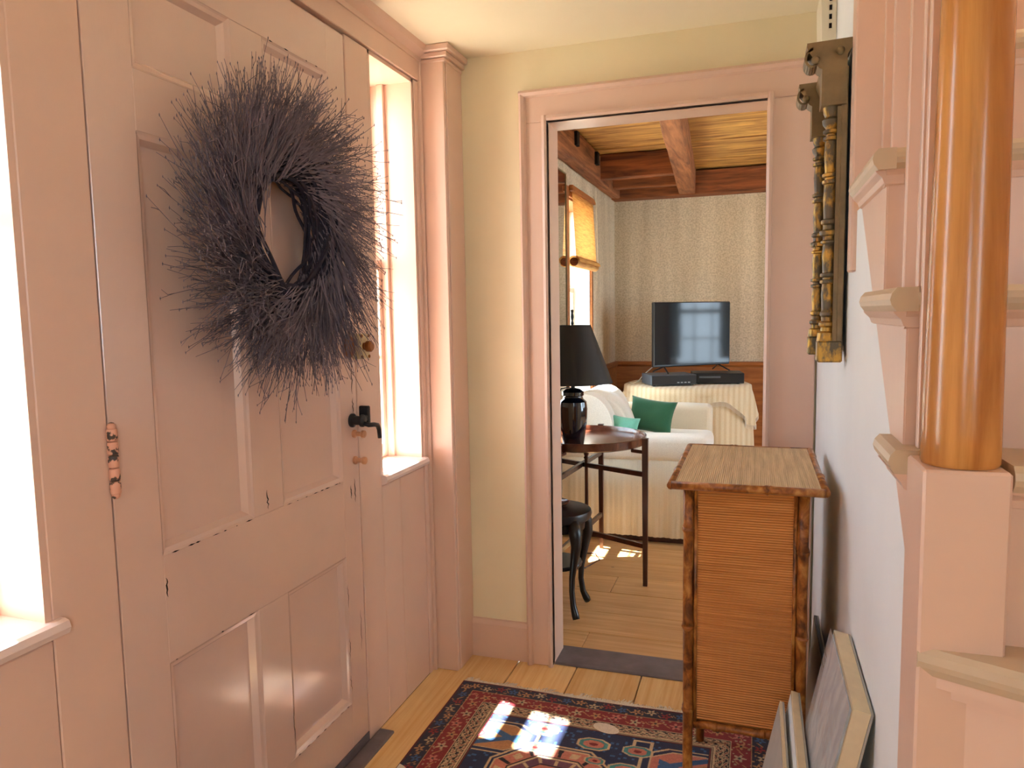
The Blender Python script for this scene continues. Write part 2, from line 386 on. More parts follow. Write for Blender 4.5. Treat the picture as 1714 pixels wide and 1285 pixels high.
# doorway casing
ca = empty('trim_6', (-.33, YB-.02, 0)); ca['kind'] = 'structure'; ca['label'] = 'pink moulded casing around the inner doorway'
CO = -.775
obj('casing_side', box(BM(), CO+.012, DX0, YB-.022, YB, 0.0, DZ, .002), 'pink_paint', ca)
obj('backband', prism(BM(), [(CO, YB), (CO-.004, YB-.034), (CO+.004, YB-.040), (CO+.013, YB-.034), (CO+.018, YB-.021), (CO+.018, YB)], 'z', 0, 2.035), 'pink_paint', ca)
obj('casing_head', box(BM(), CO+.012, XR-.001, YB-.022, YB, DZ, 2.02, .002), 'pink_paint', ca)
obj('backband', prism(BM(), [(YB, 2.012), (YB-.021, 2.012), (YB-.034, 2.017), (YB-.042, 2.026), (YB-.034, 2.036), (YB, 2.040)], 'x', CO-.004, XR-.001), 'pink_paint', ca)
obj('casing_side', box(BM(), DX1, XR-.001, YB-.022, YB, 0.0, DZ, .002), 'pink_paint', ca)
bd = lambda a, s: [(a, YB-.030), (a+s*.007, YB-.036), (a+s*.016, YB-.033), (a+s*.020, YB-.022), (a, YB-.0215)]
obj('inner_bead', prism(BM(), bd(DX0, -1), 'z', 0, DZ+.018), 'pink_paint', ca)
obj('inner_bead', prism(BM(), bd(DX1, 1), 'z', 0, DZ+.018), 'pink_paint', ca)
obj('inner_bead', prism(BM(), [(YB-.030, DZ), (YB-.036, DZ+.007), (YB-.033, DZ+.016), (YB-.022, DZ+.02), (YB-.0215, DZ)], 'x', DX0, DX1), 'pink_paint', ca)
obj('jamb', box(BM(), DX0-.02, DX0, YB-.03, T2+.02, 0.008, DZ), 'pink_paint', ca)
obj('jamb', box(BM(), DX1, DX1+.02, YB-.03, T2+.02, 0.008, DZ), 'pink_paint', ca)
obj('jamb', box(BM(), DX0-.02, DX1+.02, YB-.03, T2+.02, DZ, DZ+.02), 'pink_paint', ca)

# ---- hall ceiling
ce = BM(); box(ce, XO, XR+.02, YH, T2, ZC, ZC+.08); struct('ceiling', ce, 'ceiling_plaster')

# ---- right wall: plaster below the stair line and full height beyond the stair
YE = 1.60
DG = lambda y: .972+1.04*(y-1.0)      # underside line of the stair string
wr = prism(BM(), [(1.0, 0), (YB, 0), (YB, 2.6), (YE, 2.6), (YE, 1.468), (1.478, 1.468), (1.0, DG(1.0))], 'x', XR+.006, XR+.09)
wall_right = struct('wall_right', wr, 'white_plaster')
struct('trim_7', box(BM(), XR-.004, .226, YE-.012, YE+.045, 1.352, 2.6, .003), 'pink_paint', 'pink corner board at the end of the stair wall')

def wall_x(x0, x1, y0, y1, z1, holes):
    b = BM(); y = y0
    for (a, c, z0, zt) in holes:
        box(b, x0, x1, y, a, -.06, z1); box(b, x0, x1, a, c, -.06, z0); box(b, x0, x1, a, c, zt, z1); y = c
    box(b, x0, x1, y, y1, -.06, z1); return b
# ---- surrounding shell behind the camera and round the stair
struct('wall_rear', (lambda b: (box(b, XO, -.45, YH-.1, YH, 0, 3.3), box(b, .0, SX, YH-.1, YH, 0, 3.3), box(b, -.45, .0, YH-.1, YH, 0, .95), box(b, -.45, .0, YH-.1, YH, 1.75, 3.3), b)[-1])(BM()), 'cream_plaster')
SWN = (-2.1, -1.0, 1.0, 2.1)  # invented window opening, throws daylight onto the front door wall
struct('wall_stair', wall_x(SX, SX+.08, YH, 2.5, 3.3, [SWN]), 'pink_paint')
w10 = empty('window_10', (SX, -1.55, 1.0)); w10['kind'] = 'structure'; w10['label'] = 'unseen hall window opposite the front door, added to light the door wall'
for yy in (SWN[0], -1.57, SWN[1]-.04): obj('sash', box(BM(), SX+.03, SX+.06, yy, yy+.04, SWN[2], SWN[3]), 'outside_white', w10)
for zz in (SWN[2], 1.60, SWN[3]-.04): obj('sash', box(BM(), SX+.03, SX+.06, SWN[0]+.04, SWN[1]-.04, zz, zz+.04), 'outside_white', w10)
obj('pane', box(BM(), SX+.043, SX+.046, SWN[0]+.02, SWN[1]-.02, SWN[2]+.02, SWN[3]-.02), 'window_glass', w10)
portal((SX+.075, -1.55, 1.55), 1.1, 1.1, (-1, 0, 0))
struct('ceiling_3', box(BM(), XR+.02, SX, YH, 2.5, 3.3, 3.36), 'ceiling_plaster')
struct('wall_stair_top', box(BM(), XR+.02, XR+.06, YH, YE, ZC+.08, 3.3), 'cream_plaster')
struct('wall_stair_end', box(BM(), XR+.09, SX, 2.44, 2.498, 0, 3.3), 'pink_paint')

# ---- living room shell
LW = [(3.40, 4.02, .72, 2.0), (4.50, 5.15, .72, 2.0)]
RW = [(2.75, 4.05, .40, 2.2), (4.36, 5.12, .55, 2.2), (5.40, 6.04, .55, 2.2)]  # first opening invented, other two enlarged, to brighten the far room
wl2 = struct('wall_left_2', wall_x(LXL-.22, LXL, T2, LYF, LZ, LW), 'wallpaper')
struct('wall_right_2', wall_x(LXR, LXR+.2, T2, LYF, LZ, RW), 'wallpaper')
struct('wall_far', box(BM(), LXL-.22, LXR+.2, LYF, LYF+.1, 0, LZ), 'wallpaper')
struct('wall_front_2', (lambda b: (box(b, SX, LXR, YB, T2, 0, LZ), box(b, XL-.02, SX, T2-.002, T2+.004, 2.19, LZ), b)[-1])(BM()), 'wallpaper')
# wainscot
wn_ = empty('trim_8', (-.5, LYF-.02, 0)); wn_['kind'] = 'structure'; wn_['label'] = 'brown wooden wainscot with a cap rail around the far room'
obj('panel', box(BM(), LXL, LXR, LYF-.018, LYF, 0, .84), 'wainscot_wood', wn_)
obj('cap_rail', prism(BM(), [(LYF, .832), (LYF-.022, .832), (LYF-.036, .848), (LYF-.030, .868), (LYF, .873)], 'x', LXL, LXR), 'wainscot_wood', wn_)
obj('panel', box(BM(), LXL, LXL+.016, 5.22, LYF-.018, 0, .84), 'wainscot_wood', wn_)
obj('panel', box(BM(), LXL, LXL+.016, 2.62, LW[0][0]-.06, 0, .84), 'wainscot_wood', wn_)
obj('cap_rail', prism(BM(), [(LXL, .832), (LXL+.022, .832), (LXL+.034, .848), (LXL+.028, .868), (LXL, .873)], 'y', 5.22, LYF-.03), 'wainscot_wood', wn_)
# board ceiling, beams, joists
c2 = struct('ceiling_2', box(BM(), LXL-.22, LXR+.2, T2, LYF+.1, LZ, LZ+.05), 'old_joist')
y = T2; k = 0
while y < LYF-.02:
    w = (.205, .18, .23, .195)[k % 4]; y1 = min(y+w, LYF)
    for a, c in ((LXL, .9), (.902, LXR)):
        obj('ceiling_plank', box(BM(), a, c, y+.002, y1-.002, 2.376+.004*((k*7) % 3)/2, LZ, .003), 'ceiling_board', c2)
    y = y1; k += 1
def rough_beam(bm, n=14, amp=.006, seed=0):
    for v in bm.verts:
        p = v.co*7+Vector((seed, 0, 0)); v.co += mnoise.noise_vector(p)*amp
    return bm
def beam(name, a, b, mat, seed, parent=c2):
    bm = hexa(BM(), a, b)
    bmesh.ops.subdivide_edges(bm, edges=[e for e in bm.edges if e.calc_length() > .4], cuts=14, use_grid_fill=True)
    bmesh.ops.bevel(bm, geom=[e for e in bm.edges if e.is_manifold and e.calc_face_angle(0) > .5], offset=.006, segments=1, affect='EDGES')
    return obj(name, rough_beam(bm, seed=seed), mat, parent)
zb = 2.19
beam('summer_beam', [(-.40, 2.62, zb), (-.30, 2.62, zb), (-.30, 2.62, 2.385), (-.40, 2.62, 2.385)],
     [(-.588, 6.03, zb), (-.462, 6.03, zb), (-.462, 6.03, 2.385), (-.588, 6.03, 2.385)], 'old_beam', 1)
gb = beam('girt', [(LXL, 2.62, zb-.01), (-1.01, 2.62, zb-.01), (-1.01, 2.62, 2.37), (LXL, 2.62, 2.37)],
     [(LXL, 6.0, zb), (-1.05, 6.0, zb), (-1.05, 6.0, 2.37), (LXL, 6.0, 2.37)], 'old_beam', 5)
for yy in (3.55, 4.35, 4.95):
    obj('mortise', box(BM(), -1.04, -1.0115-.0115*(yy-2.62)/3.4+.004, yy, yy+.06, 2.27, 2.35), 'dark_gap', gb)
beam('girt', [(LXL, 5.99, 2.185), (LXL, LYF, 2.185), (LXL, LYF, 2.37), (LXL, 5.99, 2.37)],
     [(LXR, 5.99, 2.185), (LXR, LYF, 2.185), (LXR, LYF, 2.37), (LXR, 5.99, 2.37)], 'old_joist', 9)
for yy, zz in ((5.16, 2.205), (5.66, 2.215)):
    for xa, xb in ((-1.055, -.5), (-.45, 1.4)):
        if xa > -.9 : continue
        beam('joist', [(xa, yy, zz), (xa, yy+.075, zz), (xa, yy+.075, 2.372), (xa, yy, 2.372)],
             [(xb, yy, zz), (xb, yy+.075, zz), (xb, yy+.075, 2.372), (xb, yy, 2.372)], 'old_joist', yy)
beam('joist', [(-.95, 4.2, 2.345), (-.95, 4.27, 2.345), (-.95, 4.27, 2.376), (-.95, 4.2, 2.376)], [(-.96, 5.1, 2.345), (-.9, 5.1, 2.345), (-.9, 5.1, 2.376), (-.96, 5.1, 2.376)], 'old_joist', 3) if False else None

# ---- outside ground
g = struct('ground', box(BM(), -14, XO-.02, -10, 14, -.40, -.30), 'ground')
struct('ground_4', box(BM(), SX+.1, LXR+.24, -10, 2.4, -.40, -.30), 'ground')
struct('ground_2', box(BM(), LXR+.25, 12, -10, 14, -.40, -.30), 'ground')
struct('ground_3', box(BM(), -3, 4, -12, YH-.15, -.40, -.30), 'ground')

# ================================================================== WINDOWS
def sash(win, x, y0, y1, z0, z1, rows, cols, mat='pink_paint', st=.034, top=.034, bot=.05, dx=.032):
    f = BM()
    box(f, x-dx, x, y0, y0+st, z0, z1, .002); box(f, x-dx, x, y1-st, y1, z0, z1, .002)
    box(f, x-dx, x, y0+st, y1-st, z0, z0+bot, .002); box(f, x-dx, x, y0+st, y1-st, z1-top, z1, .002)
    sf = obj('sash', f, mat, win)
    ya, yb, za, zb_ = y0+st, y1-st, z0+bot, z1-top
    for r in range(1, rows):
        z = za+(zb_-za)*r/rows; obj('muntin', box(BM(), x-dx+.006, x-.006, ya, yb, z-.008, z+.008, .003), mat, sf)
    for c in range(1, cols):
        y = ya+(yb-ya)*c/cols; obj('muntin', box(BM(), x-dx+.006, x-.006, y-.008, y+.008, za, zb_, .003), mat, sf)
    for r in range(rows):
        for c in range(cols):
            obj('pane', box(BM(), x-dx/2-.0015, x-dx/2+.0015, ya+(yb-ya)*c/cols, ya+(yb-ya)*(c+1)/cols, za+(zb_-za)*r/rows, za+(zb_-za)*(r+1)/rows), 'window_glass', sf)
def sidelight(n, y0, y1, label):
    w = empty('window_%d' % n, (XL-.1, (y0+y1)/2, zs0)); w['kind'] = 'structure'; w['label'] = label
    J = XL-.012
    obj('reveal', box(BM(), XO, J+.011, y0-.0005, y0+.012, zs0, zs1), 'pink_paint', w)
    obj('reveal', box(BM(), XO, J+.011, y1-.012, y1+.0005, zs0, zs1), 'pink_paint', w)
    obj('reveal', box(BM(), XO, J+.011, y0, y1, zs1-.012, zs1), 'pink_paint', w)
    ov = .018
    obj('stool', prism(BM(), [(XL-.13, zs0-.03), (XL+.006, zs0-.030), (XL+ov, zs0-.024), (XL+ov+.004, zs0-.014), (XL+ov, zs0-.003), (XL+.01, zs0), (XL-.13, zs0+.004)], 'y', y0-.004, y1+.016 if n == 1 else y1+.004), 'white_sill', w)
    for a, b in ((y0+.012, y0+.026), (y1-.026, y1-.012)):
        obj('stop', box(BM(), XL-.125, XL-.10, a, b, zs0, zs1-.012, .002), 'pink_paint', w)
    obj('sill', prism(BM(), [(XO-.03, zs0-.03), (XL-.12, zs0-.03), (XL-.12, zs0+.004), (XO-.03, zs0-.018)], 'y', y0-.02, y1+.02), 'outside_white', w)
    zm = 1.455
    sash(w, XL-.125, y0+.012, y1-.012, zs0+.004, zm+.018, 2, 1)
    sash(w, XL-.160, y0+.012, y1-.012, zm-.018, zs1-.012, 2, 1)
sidelight(1, *SIDE[0], 'pink framed sidelight window on the hinge side of the front door')
sidelight(2, *SIDE[1], 'pink framed sidelight window between the front door latch and the corner post')
def roomwin(n, x, sgn, y0, y1, z0, z1, label, mat='cream_metal'):
    w = empty('window_%d' % n, (x, (y0+y1)/2, z0)); w['kind'] = 'structure'; w['label'] = label
    a, b = (x-.22, x) if sgn > 0 else (x, x+.2)
    for q0, q1 in ((y0, y0+.012), (y1-.012, y1)): obj('reveal', box(BM(), a, b, q0, q1, z0, z1), 'outside_white', w)
    obj('reveal', box(BM(), a, b, y0, y1, z1-.012, z1), 'wainscot_wood', w)
    obj('stool', box(BM(), a, b+.02 if sgn > 0 else b, y0, y1, z0-.002, z0+.02, .003), 'outside_white', w)
    for q0, q1 in ((y0-.055, y0), (y1, y1+.045)):
        obj('casing', box(BM(), x if sgn > 0 else x-.016, x+.016 if sgn > 0 else x, q0, q1, z0-.02, z1+.06, .003), 'wainscot_wood', w)
    obj('casing', box(BM(), x if sgn > 0 else x-.016, x+.016 if sgn > 0 else x, y0, y1, z1, z1+.06, .003), 'wainscot_wood', w)
    xs = x-.11 if sgn > 0 else x+.14
    zm = z0+.72
    sash(w, xs, y0+.012, y1-.012, z0+.02, zm+.018, 2, 3, 'tread_paint'); sash(w, xs-.035*sgn, y0+.012, y1-.012, zm-.018, z1-.012, 2, 3, 'tread_paint')
roomwin(3, LXL, 1, *LW[0], 'window in the far room beside the tray table')
roomwin(4, LXL, 1, *LW[1], 'window in the far room with a rolled woven blind')
roomwin(5, LXR, -1, *RW[1], 'window opposite the television, seen in its screen'); roomwin(7, LXR, -1, *RW[2], 'window next to the far corner, seen in the television screen'); roomwin(9, LXR, -1, *RW[0], 'wide unseen window added opposite the sofa to brighten the far room')
for a, b, z0, zt in RW: portal((LXR+.19, (a+b)/2, (z0+zt)/2), b-a, zt-z0, (-1, 0, 0))
for a, b, z0, zt in LW: portal((LXL-.215, (a+b)/2, (z0+zt)/2), b-a, zt-z0, (1, 0, 0))
for a, b in SIDE: portal((XO-.004, (a+b)/2, (zs0+zs1)/2), b-a, zs1-zs0, (1, 0, 0))
# unseen window invented behind the camera to light the hall
w8 = empty('window_8', (-.22, YH, .95)); w8['kind'] = 'structure'; w8['label'] = 'unseen rear window added to light the hall'
f = BM()
for x in (-.45, -.24, -.04): box(f, x, x+.04, YH-.07, YH-.03, .95, 1.75)
for z in (.95, 1.33, 1.71): box(f, -.41, -.04, YH-.07, YH-.03, z, z+.04)
obj('sash', f, 'outside_white', w8)
for x0, x1 in ((-.41, -.24), (-.20, -.04)):
    for z0, z1 in ((.99, 1.33), (1.37, 1.71)): obj('pane', box(BM(), x0, x1, YH-.052, YH-.048, z0, z1), 'window_glass', w8)
portal((-.225, YH-.09, 1.35), .45, .8, (0, 1, 0))

# ================================================================== FRONT DOOR
DY0, DY1, DZ0, DZ1 = 1.0085, 1.8685, .030, 2.058
XF, XK = XL-.002, XL-.040
dr = empty('door_1', (XK, DY0, DZ0)); dr['kind'] = 'structure'; dr['label'] = 'pink painted six panel front door with worn paint'
for q_ in ((1.0052, 1.03, .03, 2.0615), (1.847, 1.8708, .03, 2.0615), (1.03, 1.847, 2.03, 2.0615)): obj('door_stop', box(BM(), XO+.06, XK-.001, *q_), 'pink_paint', dr)
cols = [(1.115, 1.392), (1.505, 1.780)]; rows = [(.165, .600), (.820, 1.632), (1.746, 1.932)]
def dbox(n, y0, y1, z0, z1): return obj(n, box(BM(), XK, XF, y0, y1, z0, z1, .0012), 'pink_door', dr)
dbox('stile', DY0, cols[0][0], DZ0, DZ1); dbox('stile', cols[1][1], DY1, DZ0, DZ1)
for z0, z1 in ((DZ0, .165), (.600, .820), (1.632, 1.746), (1.932, DZ1)): dbox('rail', cols[0][0], cols[1][1], z0, z1)
for z0, z1 in rows: dbox('mullion', cols[0][1], cols[1][0], z0, z1)
def ring(bm, r0, x0, r1, x1):
    a = [bm.verts.new((x0, *p)) for p in ((r0[0], r0[2]), (r0[1], r0[2]), (r0[1], r0[3]), (r0[0], r0[3]))]
    b = [bm.verts.new((x1, *p)) for p in ((r1[0], r1[2]), (r1[1], r1[2]), (r1[1], r1[3]), (r1[0], r1[3]))]
    for i in range(4): bm.faces.new((a[i], a[(i+1) % 4], b[(i+1) % 4], b[i]))
    return b
def ins(r, d): return (r[0]+d, r[1]-d, r[2]+d, r[3]-d)
for c in cols:
    for r in rows:
        q = (c[0], c[1], r[0], r[1])
        mo = BM(); ring(mo, q, XF-.0005, ins(q, .004), XF-.003); ring(mo, ins(q, .004), XF-.003, ins(q, .012), XF-.005)
        ring(mo, ins(q, .012), XF-.005, ins(q, .022), XF-.019)
        obj('panel_moulding', mo, 'pink_door', dr)
        pn = BM(); box(pn, XK+.004, XF-.0185, q[0], q[1], q[2], q[3])
        obj('panel', pn, 'pink_door', dr)
# paint cracks in the lock rail and stile: narrow gouges showing wood
def crack(y, z0, z1, w=.0022):
    n = 9; L = []; R = []
    for k in range(n):
        t = k/(n-1); yy = y+random.uniform(-.003, .003); ww = w*math.sin(math.pi*(t*.9+.05))
        L.append((XF+.0006, yy-ww, z0+(z1-z0)*t)); R.append((XF+.0006, yy+ww, z0+(z1-z0)*t))
    b = BM(); vl = [b.verts.new(p) for p in L]; vr = [b.verts.new(p) for p in R]
    for k in range(n-1): b.faces.new((vl[k], vr[k], vr[k+1], vl[k+1]))
    obj('paint_crack', b, 'dark_gap', dr)
for a in ((1.842, .745, .815), (1.846, 1.06, 1.14), (1.443, .828, .875), (1.820, .76, .80), (1.119, .735, .775), (1.846, 1.0, 1.05)): crack(*a)
def chips(y0, y1, z, n):      # chipped paint along a panel edge
    b = BM()
    for k in range(n):
        a = y0+(y1-y0)*(k+rnd0.uniform(.1, .6))/n; l = rnd0.uniform(.006, .028); h_ = rnd0.uniform(.0008, .002)
        v = [b.verts.new((XF+.0006, yy, zz)) for yy, zz in ((a, z), (a+l*.5, z-h_), (a+l, z), (a+l*.4, z+h_))]; b.faces.new(v)
    obj('paint_chip', b, 'dark_gap', dr)
rnd0 = random.Random(5)
for q in ((1.12, 1.39, .8195, 7), (1.51, 1.78, .8195, 8), (1.51, 1.77, .1645, 7), (1.12, 1.39, .601, 3), (1.51, 1.78, 1.9325, 4)): chips(*q)
for a in ((1.781, .30, .36), (1.781, .45, .52), (1.7805, .20, .25), (1.846, .30, .42), (1.504, .2, .3)): crack(*a, .0012)
# hinge
hg = BM(); zc = 1.031
for k in range(5): lathe(hg, [(.0085, zc-.060+k*.024), (.0095, zc-.058+k*.024), (.0095, zc-.040+k*.024), (.0085, zc-.0375+k*.024)], (XL+.006, 1.007, 0), 10)
ball(hg, (XL+.006, 1.007, zc-.062), .008, 8); ball(hg, (XL+.006, 1.007, zc+.062), .008, 8)
obj('hinge', hg, 'chipped_hinge', dr, True)
# rim lock
lk = empty('night_latch', (XL, 1.84, 1.195)); tag(lk, 'small cream metal night latch above the black door latch', 'lock')
obj('body', box(BM(), XL-.001, XL+.028, 1.852, 1.905, 1.160, 1.232, .004), 'cream_metal', lk)
rose = obj('rose_plate', lathe(BM(), [(.031, -.001), (.031, .004), (.024, .010), (.010, .012)], (XL, 1.834, 1.196), 24, 'x'), 'bronze_metal', lk, 'auto')
obj('turn_knob', lathe(BM(), [(.011, .026), (.011, .034), (.016, .038), (.016, .050), (.012, .054)], (XL, 1.872, 1.196), 20, 'x'), 'bronze_metal', lk, 'auto')
for y, z in ((1.858, 1.226), (1.898, 1.226), (1.858, 1.166), (1.898, 1.166)):
    obj('screw', lathe(BM(), [(.005, .027), (.005, .030), (.003, .0315)], (XL, y, z), 10, 'x'), 'bronze_metal', lk)
# thumb latch
lt = empty('door_latch', (XL, 1.845, .985)); tag(lt, 'black iron door latch with a bent lever handle', 'latch')
obj('barrel', lathe(BM(), [(.020, -.004), (.020, .004), (.013, .008), (.013, .028), (.018, .030), (.018, .036), (.013, .038)], (XL, 1.838, .985), 18, 'x'), 'black_iron', lt, 'auto')
obj('keeper', box(BM(), XL-.001, XL+.030, 1.876, 1.892, .962, 1.022, .003), 'black_iron', lt)
obj('bolt', box(BM(), XL+.014, XL+.028, 1.836, 1.894, .980, .996, .002), 'black_iron', lt)
obj('lever', tube(BM(), [(XL+.036, 1.838, .978), (XL+.048, 1.846, .972), (XL+.052, 1.870, .970), (XL+.051, 1.892, .965), (XL+.050, 1.902, .950), (XL+.050, 1.905, .925)], [.006, .007, .007, .007, .0065, .006], 8), 'black_iron', lt, True)
for z, m_, l_ in ((.945, 'painted_brass', 'small pink painted peg knob directly under the black latch'), (.868, 'painted_brass', 'small pink painted peg knob lower on the door edge')):
    k = obj('peg_knob', lathe(BM(), [(.012, -.003), (.012, .004), (.007, .008), (.007, .022), (.011, .026), (.011, .034), (.007, .037)], (XL, 1.846, z), 14, 'x'), m_, None, 'auto'); tag(k, l_, 'knob')

# ================================================================== STAIRCASE
TZ = [.895, 1.105, 1.305, 1.510, 1.714, 1.918, 2.122, 2.326]
TY = [None, .918, 1.020, 1.205, 1.395, 1.585, 1.775, 1.965]     # nosing front
st = thing('staircase', (.6, 1.2, 0), 'pink and tan painted staircase with round varnished newel beside the mirror wall', 'staircase')
XS = XR+.004                                                      # string face
def tread(i):
    z, y0, y1 = TZ[i], TY[i], (TY[i+1] if i+1 < len(TY) else TY[i]+.19)+.035
    left = XS-.022 if i < 4 else .315
    b = BM(); yend = min(y1, YE-.015) if i < 4 else y1
    prof = [(y0+.006, z-.030), (y0, z-.022), (y0-.002, z-.015), (y0, z-.007), (y0+.006, z), (y1, z), (y1, z-.030)]
    n = []
    for x, sh in ((left+.03 if i > 1 else .2702, 0), (SX, 0)):
        n.append([b.verts.new((x, p, q)) for p, q in prof])
    m_ = len(prof); b.faces.new(n[0]); b.faces.new(n[1][::-1])
    for k in range(m_): b.faces.new((n[0][k], n[1][k], n[1][(k+1) % m_], n[0][(k+1) % m_]))
    t = obj('tread', b, 'tread_paint', st)
    if i == 1: obj('tread_return', box(BM(), left+.03, .27, .9985, y1, z-.030, z), 'tread_paint', t)
    if i < 4:
        yr = y0 if i > 1 else .997; rp = [(left+.006, z-.030), (left, z-.022), (left-.002, z-.015), (left, z-.007), (left+.006, z), (left+.03, z), (left+.03, z-.030)]
        obj('return_nosing', prism(BM(), rp, 'y', yr, y1+.07), 'tread_paint', t)
        cp = [(XS-.002, z-.050), (XS-.006, z-.048), (XS-.009, z-.040), (XS-.016, z-.033), (XS-.018, z-.030), (XS+.02, z-.030), (XS+.02, z-.05)]
        obj('cove_moulding', prism(BM(), cp, 'y', max(yr, y0+.012), y1+.066), 'pink_paint', t)
    zc_ = z-.030
    cp = [(y0+.022, zc_-.022), (y0+.018, zc_-.020), (y0+.016, zc_-.011), (y0+.008, zc_-.003), (y0+.006, zc_), (y0+.04, zc_), (y0+.04, zc_-.022)]
    obj('cove_moulding', prism(BM(), cp, 'x', (XS-.004 if i > 1 else .262) if i < 4 else left, SX), 'pink_paint', t)
    obj('riser', box(BM(), (XS+.001 if i > 1 else .262) if i < 4 else left, SX, y0+.020, y0+.036, TZ[i-1]-.01, z-.030), 'pink_paint', st)
for i in range(1, 8): tread(i)
# winder tread at the foot with its angled nosing
def at_line(x, d): return .905-.46*(x-.182)+d
b = BM(); z = TZ[0]
prof = [(.006, -.032), (0, -.022), (-.002, -.015), (0, -.006), (.006, 0)]
pa = [b.verts.new((.1795, at_line(.1795, d), z+q)) for d, q in prof]; pb = [b.verts.new((SX, at_line(SX, d), z+q)) for d, q in prof]
pa += [b.verts.new((.1795, .955, z)), b.verts.new((.1795, .955, z-.032))]; pb += [b.verts.new((SX, .955, z)), b.verts.new((SX, .955, z-.032))]
b.faces.new(pa); b.faces.new(pb[::-1])
for k in range(7): b.faces.new((pa[k], pb[k], pb[(k+1) % 7], pa[(k+1) % 7]))
t0 = obj('tread', b, 'tread_paint', st)
b = BM()
for (d, q0, q1, xo) in ((.008, -.045, -.032, .186), (.015, -.056, -.045, .190)):
    hexa(b, [(xo, at_line(xo, d), z+q0), (xo, at_line(xo, d)+.03, z+q0), (xo, at_line(xo, d)+.03, z+q1), (xo, at_line(xo, d), z+q1)],
         [(SX, at_line(SX, d), z+q0), (SX, at_line(SX, d)+.03, z+q0), (SX, at_line(SX, d)+.03, z+q1), (SX, at_line(SX, d), z+q1)])
obj('cove_moulding', b, 'pink_paint', t0)
b = BM(); xo = .196
hexa(b, [(xo, at_line(xo, .022), 0), (xo, at_line(xo, .04), 0), (xo, at_line(xo, .04), z-.03), (xo, at_line(xo, .022), z-.03)],
     [(SX, at_line(SX, .022), 0), (SX, at_line(SX, .04), 0), (SX, at_line(SX, .04), z-.03), (SX, at_line(SX, .022), z-.03)])
obj('riser', b, 'pink_paint', st)
obj('end_panel', box(BM(), .2265, .42, YE-.010, YE+.012, TZ[3]-.02, 2.62), 'pink_paint', st)
# string (side board) with sawtooth top and sloping underside
pts = [(1.0, DG(1.0))]
pts += [(1.0, TZ[1]-.045)] + [(TY[2]+.022, TZ[1]-.045), (TY[2]+.022, TZ[2]-.045), (TY[3]+.022, TZ[2]-.045), (TY[3]+.022, TZ[3]-.045), (1.500, TZ[3]-.045)]
obj('stringer', prism(BM(), pts, 'x', XS-.001, XS+.03), 'pink_paint', st)
# newel: square plinth carrying a round tapering post
pl = obj('newel_plinth', box(BM(), .179, .2655, .905, .998, 0, 1.100, .003), 'pink_paint', st)
pr_ = [(.039, 1.1005), (.0405, 1.104), (.0402, 1.14)]
for k in range(1, 12): pr_.append((.0402-.0098*k/11, 1.14+.90*k/11))
pr_ += [(.036, 2.05), (.038, 2.06), (.036, 2.075), (.02, 2.09)]
obj('newel_post', lathe(BM(), pr_, (.2245, .951, 0), 40), 'newel_wood', st, 'auto')
hr = lambda y: 2.03+1.07*(y-.95)
for i, ysb in ((1, (.925,)), (2, (1.045, 1.137)), (3, (1.268, 1.356)), ):
    for yb in ysb:
        if i == 1: yb = 1.012
        obj('baluster', box(BM(), .192, .226, yb, yb+.013, TZ[i], hr(yb)+.02, .0015), 'pink_paint', st)
obj('handrail', hexa(BM(), [(.186, .96, 2.03), (.232, .96, 2.03), (.232, .96, 2.085), (.186, .96, 2.085)], [(.186, YE-.02, hr(YE)), (.232, YE-.02, hr(YE)), (.232, YE-.02, hr(YE)+.055), (.186, YE-.02, hr(YE)+.055)]), 'newel_wood', st)

# ================================================================== MIRROR ON THE RIGHT WALL
MX = XR+.005
mi = thing('wall_mirror', (MX, 1.87, 1.165), 'gilded mirror with turned half columns and scrolled cornice on the white wall', 'mirror')
MY0, MY1, MZ0, MZ1 = 1.712, 2.048, 1.165, 1.83
fr = BM(); box(fr, .163, .176, MY0, MY0+.045, MZ0+.02, MZ1-.05, .002); box(fr, .163, .176, MY1-.045, MY1, MZ0+.02, MZ1-.05, .002)
box(fr, .163, .176, MY0+.045, MY1-.045, MZ0+.02, MZ0+.06, .002); box(fr, .163, .176, MY0+.045, MY1-.045, MZ1-.09, MZ1-.05, .002)
box(fr, .162, .176, MY0+.045, MY1-.045, 1.60, 1.615, .002)
obj('frame', fr, 'bronze_paint', mi); obj('hanging_cleat', box(BM(), .176, MX+.001, 1.80, 1.96, 1.70, 1.74), 'mahogany', mi)
obj('mirror_glass', box(BM(), .168, .172, MY0+.045, MY1-.045, MZ0+.06, 1.60), 'silver_mirror', mi)
tp = obj('tablet_panel', box(BM(), .166, .173, MY0+.045, MY1-.045, 1.615, MZ1-.09), 'bronze_paint', mi)
for k in range(10):
    a = k/10*2*math.pi; obj('carved_leaf', ball(BM(), (.162, 1.88+.05*math.cos(a), 1.68+.035*math.sin(a)), .013, 8, (.7, 1, 1)), 'gilt', tp, True)
for k in range(5): obj('carved_leaf', ball(BM(), (.160, 1.762, 1.625+.022*k), .012, 8, (.8, .8, 1.2)), 'gilt', tp, True)
